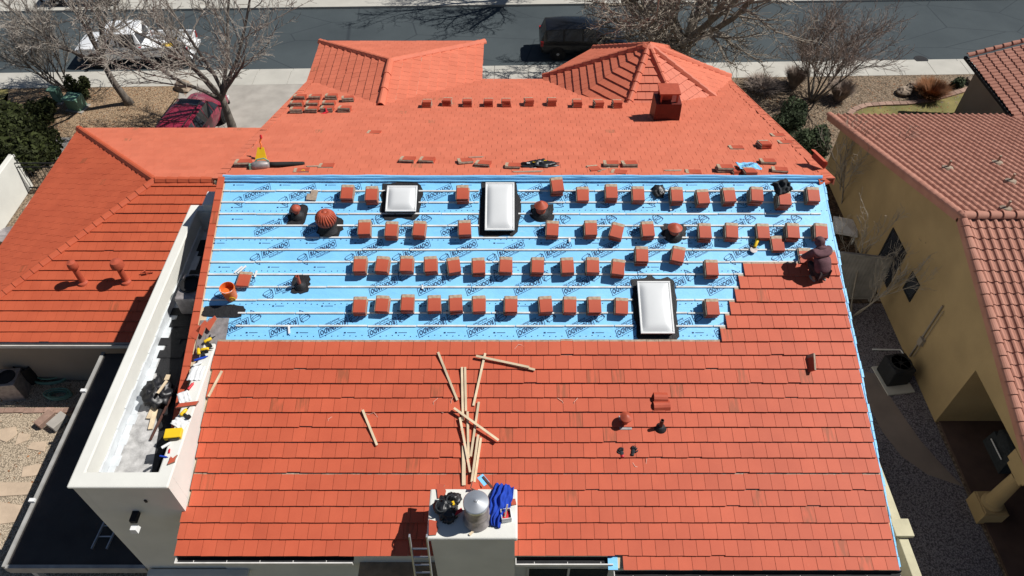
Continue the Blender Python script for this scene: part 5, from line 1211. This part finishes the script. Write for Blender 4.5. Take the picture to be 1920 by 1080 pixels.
# porch furniture in the dark
p = Vector((15.9, 12.2, .1)); o = thing("porch_grill", "dark covered grill under the neighbour's porch", "grill", p); b1 = MB(); b1.box((0, 0, .55), (.6, 1.2, .7), zframe(p), 0, .9); b1.blob((.33, .6, .25), zframe(p + Vector((0, 0, .9))), 0, 4, .1); b1.build("cover", M['cloth_grey'], o); b1 = MB(); b1.tube([p + Vector((-.38, -.4, .75)), p + Vector((-.38, .35, .75))], .02, 6); b1.build("handle", M['pvc'], o)
for i, (x, y) in enumerate(((16.2, 8.3), (17.6, 7.2))):
    p = Vector((x, y, .1)); T = zframe(p, 40 * i); o = thing("patio_chair", ("left", "right")[i] + " dark patio chair in the porch's shade, lower right corner", "chair", p, "patio chairs on the porch"); b1 = MB(); b1.box((0, 0, .42), (.6, .6, .08), T); b1.build("seat", M['cloth_grey'], o); b1 = MB(); b1.box((0, .3, .75), (.6, .06, .65), T); b1.build("backrest", M['cloth_grey'], o)
    for sx in (-.26, .26):
        for s2 in (-.26, .26): b1 = MB(); b1.box((sx, s2, .19), (.05, .05, .38), T); b1.build("leg", M['cloth_grey'], o)
# the neighbour's street wing, top right
o = thing("neighbour_wing", "street wing of the neighbour with barrel tiles, black gutter and brown wall", "house wing", (26, 29, 0))
ex, wz = 22.1, 2.85; SW = Vector((1, 0, 1 / 3.)).normalized(); NW = Vector((-1 / 3., 0, 1)).normalized()
barrel("barrel_roof", Vector((ex + 5.2, 25.0, wz + 5.2 / 3)), Vector((0, 1, 0)), SW, NW, 7.5, 5.2 / math.cos(A), o, 5)
b1 = MB(); b1.span((ex + .4, 25.0, 0), (ex + 9, 32.0, wz - .1)); yz = [(ex + .4, wz - .1), (ex + 5.2, wz + 1.5), (ex + 9, wz + .1), (ex + 9, wz - .1)]; b1.prism(yz, -32.0, -25.0, Matrix(((1, 0, 0, 0), (0, 0, -1, 0), (0, 1, 0, 0), (0, 0, 0, 1)))); b1.build("wall", M['stucco_brown'], o)
b1 = MB(); b1.span((ex - .10, 25.0, wz - .16), (ex + .03, 32.6, wz - .02)); b1.build("gutter", M['dark'], o)
b1 = MB(); halfround(b1, Vector((ex, 32.5, wz + .05)), Vector((ex + 5.2, 32.5, wz + 5.2 / 3 + .05)), .14, .38); b1.build("rake_tiles", M['barrel'], o)
b1 = MB(); b1.span((ex + .38, 27.2, 0), (ex + .41, 28.6, 2.2)); b1.build("door", M['dark'], o)

# ------------------------------------------------------------------ bare trees and shrubs
def bare_tree(name, label, cat, base, H, r0, seed, counts, lean=(0, 0), first=.28, spread=.9, bark='bark', twig='twig', group=None, stems=1, tw_r=.011, droop=.0, lens=(.62, .55, .5, .45), trunk=.55, kid=.22):
    r = random.Random(seed); o = thing(name, label, cat, base, group); tr, cr = MB(), MB()
    def grow(p, d, L, rad, lev):
        nseg = (6, 6, 5, 4, 3)[lev]; pts = [p.copy()]; dirs = []; q = p.copy(); dd = d.copy()
        for i in range(nseg):
            w_ = (.10, .20, .30, .36, .42)[lev]
            dd = (dd + Vector((r.uniform(-w_, w_), r.uniform(-w_, w_), r.uniform(-w_ * .7, w_ * .7) + (.10 if lev < 3 else .03) - droop)) ).normalized()
            q = q + dd * (L / nseg); pts.append(q.copy()); dirs.append(dd.copy())
        end = rad * (.55 if lev == 0 else .35)
        rs = [max(rad + (end - rad) * i / nseg, tw_r * .7) for i in range(nseg + 1)]
        if lev == 0: rs[0] = rad * 1.35
        (tr if lev <= 1 else cr).tube(pts, rs, (10, 8, 5, 3, 3)[lev], cap=lev < 2)
        if lev + 1 >= len(counts) + 1: return
        n = counts[lev]
        for k in range(n):
            lo = first if lev == 0 else kid
            t = lo + (1 - lo) * (k + r.uniform(.1, .9)) / n
            if lev == 0 and stems == 1: t = max(t, .45) if k else .98
            i = min(int(t * nseg), nseg - 1); pp_ = pts[i].lerp(pts[i + 1], t * nseg - i); pd = dirs[i]
            az = r.uniform(0, 6.283) if lev else 6.283 * (k + r.uniform(-.25, .25)) / n
            sd_ = pd.orthogonal().normalized(); sd_.rotate(Matrix.Rotation(az, 3, pd))
            ang = r.uniform(.45, 1.0) * spread
            nd = (pd * math.cos(ang) + sd_ * math.sin(ang)).normalized()
            if lev >= 1 and nd.z < -.25: nd.z *= .3; nd.normalize()
            grow(pp_, nd, L * lens[lev] * r.uniform(.75, 1.2) * (1 - .35 * (t if lev else 0)), max(rs[i] * (.62 if lev == 0 else .5), tw_r), lev + 1)
    for s_ in range(stems):
        a = 6.283 * s_ / stems + r.uniform(-.3, .3); k = 0 if stems == 1 else .55
        d = Vector((lean[0] + k * math.cos(a), lean[1] + k * math.sin(a), 1)).normalized()
        grow(base + Vector((.12 * k * math.cos(a), .12 * k * math.sin(a), -.1)), d, H * (trunk if stems == 1 else .6), r0, 0)
    tr.build("trunk", M[bark], o, smooth=True); cr.build("crown", M[twig], o)
    return o
bare_tree("bare_tree", "bare grey tree growing from the tan gravel yard, left of the maroon car", "tree", gnd(243, 194), 9.0, .20, 3, (7, 9, 8, 6), lean=(-.26, .02), first=.55, spread=1.0, group="bare street trees", tw_r=.0125, trunk=.34, lens=(1.75, .60, .5, .5))
bare_tree("bare_tree", "bare grey tree whose forked trunk rises beside the maroon car", "tree", gnd(440, 256), 9.0, .25, 17, (7, 9, 8, 6), lean=(-.06, -.04), first=.7, spread=.92, group="bare street trees", tw_r=.0125, trunk=.27, lens=(2.2, .60, .5, .5))
bare_tree("bare_tree", "tall pale barked bare tree behind the eight sided turret", "tree", Vector((9.2, 35.6, 0)), 14, .46, 21, (10, 11, 9, 8), lean=(-.0, -.05), first=.4, spread=1.25, bark='bark_pale', twig='twig_pale', group="bare street trees", tw_r=.014, trunk=.15, lens=(3.9, .55, .5, .5), kid=.14)
bare_tree("bare_tree", "bare tree across the street whose branch shadows fall on the road", "tree", Vector((1.8, 44.4, 0)), 11, .3, 33, (9, 9, 8, 5), lean=(0, -.12), first=.5, spread=1.0, group="bare street trees", tw_r=.014, trunk=.3, lens=(1.7, .55, .5, .5))
bare_tree("bare_shrub", "large bare many stemmed shrub in the right gravel yard", "shrub", gnd(1522, 188), 5.6, .05, 5, (8, 8, 6), lean=(.12, 0), first=.3, spread=.95, bark='bark', twig='twig_red', stems=9, tw_r=.009)
bare_tree("bare_shrub", "bare pale shrub on the left lawn near the sidewalk", "shrub", gnd(128, 168), 4.6, .05, 6, (7, 8, 6), lean=(-.5, 0), first=.3, spread=.8, stems=7, tw_r=.010)
bare_tree("bare_sapling", "thin bare sapling standing in front of the lattice gate", "sapling", gnd(1600, 590), 5.0, .035, 12, (7, 6, 4), lean=(.18, .1), first=.4, spread=.6, bark='twig_pale', twig='twig_pale', stems=3, tw_r=.008)
bare_tree("bare_sapling", "small bare sapling at the right end of the ridge, in the alley", "sapling", gnd(1582, 385), 4.6, .04, 14, (7, 6, 4), lean=(-.1, .1), first=.4, spread=.7, bark='twig_pale', twig='twig_pale', stems=3, tw_r=.008)
def leafy(name, label, cat, base, rx, ry, rz, n, seed, mat, lump=5, size=.10):
    r = random.Random(seed); o = thing(name, label, cat, base); b1 = MB()
    cs = [(Vector((r.uniform(-.6, .6) * rx, r.uniform(-.6, .6) * ry, r.uniform(.25, .9) * rz)), r.uniform(.35, .6)) for _ in range(lump)] + [(Vector((0, 0, rz * .5)), .6)]
    for _ in range(n):
        c, k = r.choice(cs); v = Vector((r.gauss(0, 1), r.gauss(0, 1), r.gauss(0, 1))).normalized() * (r.random() ** .35)
        p = base + c + Vector((v.x * rx * k, v.y * ry * k, v.z * rz * k * .9))
        if p.z < .02: continue
        a = Vector((r.uniform(-1, 1), r.uniform(-1, 1), r.uniform(-.6, .9))).normalized(); b_ = a.orthogonal().normalized(); s_ = size * r.uniform(.5, 1.3)
        b1.add([p - a * s_, p + b_ * s_ * .5, p + a * s_, p - b_ * s_ * .5], [(0, 1, 2, 3)])
    b1.build("foliage", mat, o); b1 = MB()
    for k in range(5): b1.tube([base + Vector((0, 0, -.05)), base + Vector((r.uniform(-.3, .3) * rx, r.uniform(-.3, .3) * ry, rz * .5)), base + Vector((r.uniform(-.6, .6) * rx, r.uniform(-.6, .6) * ry, rz * .9))], [.05, .03, .012], 5)
    b1.build("stem", M['bark'], o); return o
leafy("evergreen_bush", "big dense dark evergreen bush at the left edge behind the white wall", "bush", gnd(28, 330), 2.0, 2.6, 2.7, 15000, 2, M['leaf'], 9, .12)
leafy("evergreen_bush", "low round green bush left of the larger utility box", "bush", gnd(88, 222), .85, .75, .9, 3500, 3, M['leaf'], 5, .08)
leafy("evergreen_bush", "small green bush behind the larger utility box", "bush", gnd(160, 186), .6, .6, 1.1, 2500, 4, M['leaf'], 5, .08)
leafy("evergreen_bush", "dark green shrub at the right rake, nearer the street", "bush", gnd(1470, 252), .9, 1.0, 1.5, 4000, 5, M['leaf2'], 6, .09)
leafy("evergreen_bush", "dark green shrub at the right rake, farther from the street", "bush", gnd(1512, 302), 1.0, 1.2, 1.5, 4500, 6, M['leaf2'], 6, .09)
leafy("evergreen_bush", "small dark round shrub in the right gravel near the brick edging", "bush", gnd(1795, 162), .5, .4, .55, 1200, 7, M['leaf2'], 4, .07)
def tuft(label, base, rr, h, n, seed, mat='straw'):
    r = random.Random(seed); b1 = MB()
    for _ in range(n):
        a = r.uniform(0, 6.283); q = r.random() ** .5 * rr * .4; p = base + Vector((q * math.cos(a), q * math.sin(a), 0)); e = r.uniform(.4, 1.1)
        d = Vector((math.cos(a) * rr * e, math.sin(a) * rr * e, h * r.uniform(.6, 1.1))); m_ = p + d * .55 + Vector((0, 0, .12 * h)); t = Vector((-math.sin(a), math.cos(a), 0)) * .012
        b1.add([p - t, p + t, m_ + t, m_ - t, p + d], [(0, 1, 2, 3), (3, 2, 4)])
    tag(b1.build("grass_clump", M[mat]), label, "grass clump", "dry grass clumps in the gravel")
tuft("rusty dry grass clump just left of the large bare shrub", gnd(1488, 160), .55, .95, 1100, 1, 'twig_red'); tuft("rusty dry grass clump just right of the large bare shrub", gnd(1572, 186), .6, .95, 1100, 2, 'twig_red'); tuft("orange dry grass clump between the rocks near the brick edging", gnd(1742, 182), .8, .75, 1600, 3); tuft("dark dry grass clump behind the turret's right edge", gnd(1430, 165), .9, .4, 800, 4, 'twig_red')
for i, (px, py, s_, lb) in enumerate(((1694, 176, .42, "dark rock left of the orange grass clump"), (1712, 166, .40, "grey rock above the orange grass clump"), (1728, 163, .30, "tan rock just behind the orange grass clump"), (1822, 155, .38, "dark rock near the neighbour's gutter"), (1833, 150, .26, "tan rock near the neighbour's gutter"), (346, 166, .5, "grey rock heap between the yard and driveway"))):
    p = gnd(px, py); b1 = MB(); b1.blob((s_, s_ * .8, s_ * .6), zframe(p + Vector((0, 0, s_ * .3)), 30 * i), 0, i + 3, .4, 14, 9); tag(b1.build("garden_rock", M['rock']), lb, "rock", "rocks in the gravel yards")
r = random.Random(4); b1 = MB()                    # fallen leaves and small stones
for _ in range(5200):
    z = r.random()
    if z < .5: p = Vector((r.uniform(9.5, 26), r.uniform(28.2, 35), .02))
    elif z < .75: p = Vector((r.uniform(-26, -17), r.uniform(30, 34.3), .02))
    else: p = Vector((r.uniform(-24, -13.6), r.uniform(4, 14.6), .02))
    a = r.uniform(0, 6.28); s_ = r.uniform(.02, .055); u = Vector((math.cos(a), math.sin(a), r.uniform(-.2, .2))) * s_; v = Vector((-math.sin(a), math.cos(a), .3)) * s_ * .6
    b1.add([p - u, p + v, p + u, p - v], [(0, 1, 2, 3)], None, r.randrange(2))
tag(b1.build("fallen_leaves", [M['rock'], M['straw']]), kind='stuff')

# ------------------------------------------------------------------ vehicles
def paint(name, c, rough=.25, metal=0.0):
    m = plain(name, c, rough, .06, 2, .5, metal); b_ = m.node_tree.nodes["Principled BSDF"]; b_.inputs["Coat Weight"].default_value = .25; b_.inputs["Coat Roughness"].default_value = .06; return m
M['car_black'] = paint("black_paint", (.006, .007, .010), .3); M['car_white'] = paint("white_car_paint", (.74, .75, .76)); M['car_red'] = paint("maroon_paint", (.25, .022, .05)); M['car_pale'] = paint("pale_blue_paint", (.50, .60, .68))
M['lampr'] = plain("tail_lamp", (.35, .01, .012), .2, .1, 9, .6); M['lampw'] = plain("head_lamp", (.6, .6, .58), .12, .1, 9, .7)
def vehicle(name, label, cat, Mx, mat, st, cabin, wheels, wr=.37, group=None, side_panes=None, extra=None):
    """st: stations (x, half width, sill z, belt z, half roof width, roof z); cabin: (rear base, rear roof, front roof, front base) station numbers"""
    o = thing(name, label, cat, M=Mx, group=group); b1 = MB(); rows = []
    for (x, wd, zs, zb, wr_, zr) in st:
        hp = [(wd * .90, zs), (wd * .99, zs + (zb - zs) * .35), (wd, zs + (zb - zs) * .72), (wd * .965, zb), (wr_, zr - .05 if zr > zb + .2 else zr - .012), (wr_ * .72, zr), (0, zr + .018)]
        rows.append([(x, -y, z) for y, z in hp] + [(x, y, z) for y, z in reversed(hp[:-1])])
    k = len(rows[0]); vs = [p for rw in rows for p in rw]
    fs = [(i * k + j, i * k + j + 1, (i + 1) * k + j + 1, (i + 1) * k + j) for i in range(len(rows) - 1) for j in range(k - 1)]
    fs += [tuple(reversed(range(k))), tuple((len(rows) - 1) * k + j for j in range(k))]
    b1.add(vs, fs); body = b1.build("body", mat, o, smooth=True, local=True, auto=38)
    V = lambda i, j: Vector(rows[i][j])
    def pane(q, off=.012, ins=.10, nm="window"):
        c = sum(q, Vector()) / 4; n = (q[1] - q[0]).cross(q[3] - q[0]).normalized()
        if n.dot(c - Vector((c.x * .9, 0, .9))) < 0: n = -n
        q = [p + (c - p) * ins + n * off for p in q]; b2 = MB(); b2.add(q, [(0, 1, 2, 3)]); b2.build(nm, M['glass'], o, local=True)
    r0, r1, f1, f0 = cabin
    pane([V(f0, 4), V(f0, k - 5), V(f1, k - 5), V(f1, 4)], .012, .06, "windshield"); pane([V(r0, 4), V(r0, k - 5), V(r1, k - 5), V(r1, 4)], .012, .10, "rear_window")
    for i in range(r1, f1):
        for a, c in ((3, 4), (k - 4, k - 5)): pane([V(i, a), V(i + 1, a), V(i + 1, c), V(i, c)], .010, .11, "window")
    for a, c in ((3, 4), (k - 4, k - 5)): pane([V(f1, a), V(f0, a).lerp(V(f1, a), .25), V(f0, c).lerp(V(f1, c), .45), V(f1, c)], .010, .10, "window")
    hw = st[len(st) // 2][1]
    for x in wheels:
        for s_ in (-1, 1):
            T = Matrix.Translation((x, s_ * (hw - .09), wr)) @ Matrix.Rotation(R(90 * -s_), 4, 'X')
            b2 = MB(); b2.lathe([(wr * .62, .10), (wr * .93, .125), (wr, .06), (wr, -.08), (wr * .9, -.12), (0, -.12)], 26, T); wo = b2.build("wheel", M['rubber'], o, local=True, smooth=True, auto=40)
            b2 = MB(); b2.lathe([(wr * .63, .105), (wr * .56, .09), (wr * .56, .05), (0, .05)], 24, T)
            b2.build("rim", M['dark'], wo, local=True)
            b2 = MB()
            for q in range(6): b2.box((wr * .32, 0, .085), (wr * .5, .075, .02), T @ Matrix.Rotation(q * math.pi / 3, 4, 'Z'))
            b2.lathe([(.09, .07), (.08, .11), (0, .11)], 12, T); b2.build("spokes", M['rim'], wo, local=True)
            b2 = MB(); b2.lathe([(wr * 1.16, .095), (wr * 1.16, .02), (0, .02)], 24, T); b2.build("wheel_arch", M['dark'], o, local=True)
    xf, xr = st[-1][0], st[0][0]; zf_ = st[-2][3] - .14; zr_ = st[1][3] - .12
    for s_ in (-1, 1):
        b2 = MB(); b2.box((xf - .10, s_ * hw * .74, zf_), (.18, .36, .15)); b2.build("headlight", M['lampw'], o, local=True, bevel=.02)
        b2 = MB(); b2.box((xr + .08, s_ * hw * .86, zr_), (.16, .20, .30)); b2.build("tail_light", M['lampr'], o, local=True, bevel=.02)
        b2 = MB(); b2.box((st[f0][0] - .25, s_ * (hw + .09), st[f0][3] + .03), (.12, .2, .14)); b2.build("mirror", mat, o, local=True, bevel=.03)
    b2 = MB(); b2.box((xf - .03, 0, .42), (.14, hw * 1.7, .2)); b2.build("bumper", M['rubber'] if mat is not M['car_white'] else M['galv_dull'], o, local=True, bevel=.03)
    if extra: extra(o)
    return o
SUV = [(-2.42, .80, .55, .95, .70, .97), (-2.36, .90, .42, 1.08, .74, 1.12), (-2.12, .94, .38, 1.10, .72, 1.72), (-1.15, .95, .36, 1.10, .74, 1.79), (-.10, .95, .36, 1.08, .73, 1.78), (.62, .95, .36, 1.07, .69, 1.71),
       (1.40, .94, .36, 1.04, .78, 1.08), (2.0, .92, .38, 1.0, .74, 1.03), (2.34, .84, .42, .90, .66, .93), (2.44, .70, .50, .78, .55, .80)]
yw = math.degrees(math.atan(.027))
def rack(o):
    b2 = MB()
    for s_ in (-1, 1): b2.tube([(-1.9, s_ * .62, 1.80), (-1.8, s_ * .62, 1.86), (.3, s_ * .62, 1.86), (.45, s_ * .62, 1.78)], .022, 6)
    for x in (-1.4, -.1): b2.tube([(x, -.62, 1.86), (x, .62, 1.86)], .022, 6)
    b2.build("roof_rack", M['rubber'], o, local=True)
    b2 = MB(); b2.box((.25, 0, 1.768), (.5, 1.0, .012), Matrix.Identity(4)); b2.build("sunroof", M['glass'], o, local=True)
p = gnd(1090, 113, -.12); vehicle("parked_car", "black sport utility car parked at the kerb behind the turret", "car", Matrix.Translation((p.x + .1, p.y + .98, -.12)) @ Matrix.Rotation(R(yw), 4, 'Z'), M['car_black'], SUV, (1, 2, 5, 6), (-1.45, 1.42), extra=None)
p = gnd(352, 204, 1.75); vehicle("parked_car", "maroon sport utility car with roof rack on the driveway", "car", Matrix.Translation((p.x - .15, p.y + .25, .008)) @ Matrix.Rotation(R(83), 4, 'Z'), M['car_red'], SUV, (1, 2, 5, 6), (-1.45, 1.42), extra=rack)
PK = [(-.62, .96, .55, 1.15, .84, 1.20), (-.60, .97, .48, 1.16, .80, 1.22), (-.42, .97, .46, 1.17, .76, 1.92), (.55, .97, .46, 1.16, .77, 1.96), (1.30, .97, .46, 1.15, .72, 1.90), (1.98, .97, .46, 1.14, .84, 1.19), (2.6, .96, .48, 1.12, .84, 1.16), (2.98, .90, .52, 1.04, .76, 1.07), (3.08, .80, .58, .92, .66, .94)]
def bed(o):
    b2 = MB()
    for s_ in (-1, 1):
        b2.span((-2.96, s_ * .97, .62), (-.63, s_ * .86, 1.18)); b2.span((-2.1 - .55, s_ * .985, .78), (-2.1 + .55, s_ * .93, .92))
    b2.span((-2.962, -.97, .62), (-3.02, .97, 1.15)); b2.span((-2.96, -.858, .60), (-.63, .858, .72)); b2.span((-3.16, -.95, .46), (-3.021, .95, .62)); b2.build("cargo_bed", M['car_white'], o, local=True, bevel=.02)
    for s_ in (-1, 1): b2 = MB(); b2.box((-3.0, s_ * .88, .95), (.1, .16, .36)); b2.build("tail_light", M['lampr'], o, local=True)
def bed_wheels(o): bed(o)
p = gnd(252, 128, -.12); pk = vehicle("pickup_truck", "white pickup truck with loaded bed parked behind the bare trees", "pickup", Matrix.Translation((p.x + .1, p.y + 1.02, -.12)) @ Matrix.Rotation(R(180 + yw), 4, 'Z'), M['car_white'], PK, (1, 2, 4, 5), (-2.05, 2.02), wr=.42, extra=bed)
PM = pk.matrix_basis
b1 = MB(); b1.box((-1.75, .25, .80), (.55, .45, .32), PM); b1.box((-2.25, -.2, .82), (.5, .4, .36), PM); tag(b1.build("yellow_crate", M['yellow'], bevel=.02), "yellow crates in the pickup's bed", "crate")
b1 = MB(); b1.blob((.45, .6, .35), PM @ Matrix.Translation((-2.75, 0, .98)), 0, 5, .4, 24, 14); tag(b1.build("white_bag", M['pvc'], smooth=True), "white bag heaped at the pickup's tailgate", "bag")
p = gnd(150, 22, -.12); vehicle("parked_car", "pale blue car parked across the street, cut by the frame", "car", Matrix.Translation((p.x, p.y + 1.4, -.12)) @ Matrix.Rotation(R(180 + yw), 4, 'Z'), M['car_pale'], SUV, (1, 2, 5, 6), (-1.45, 1.42))
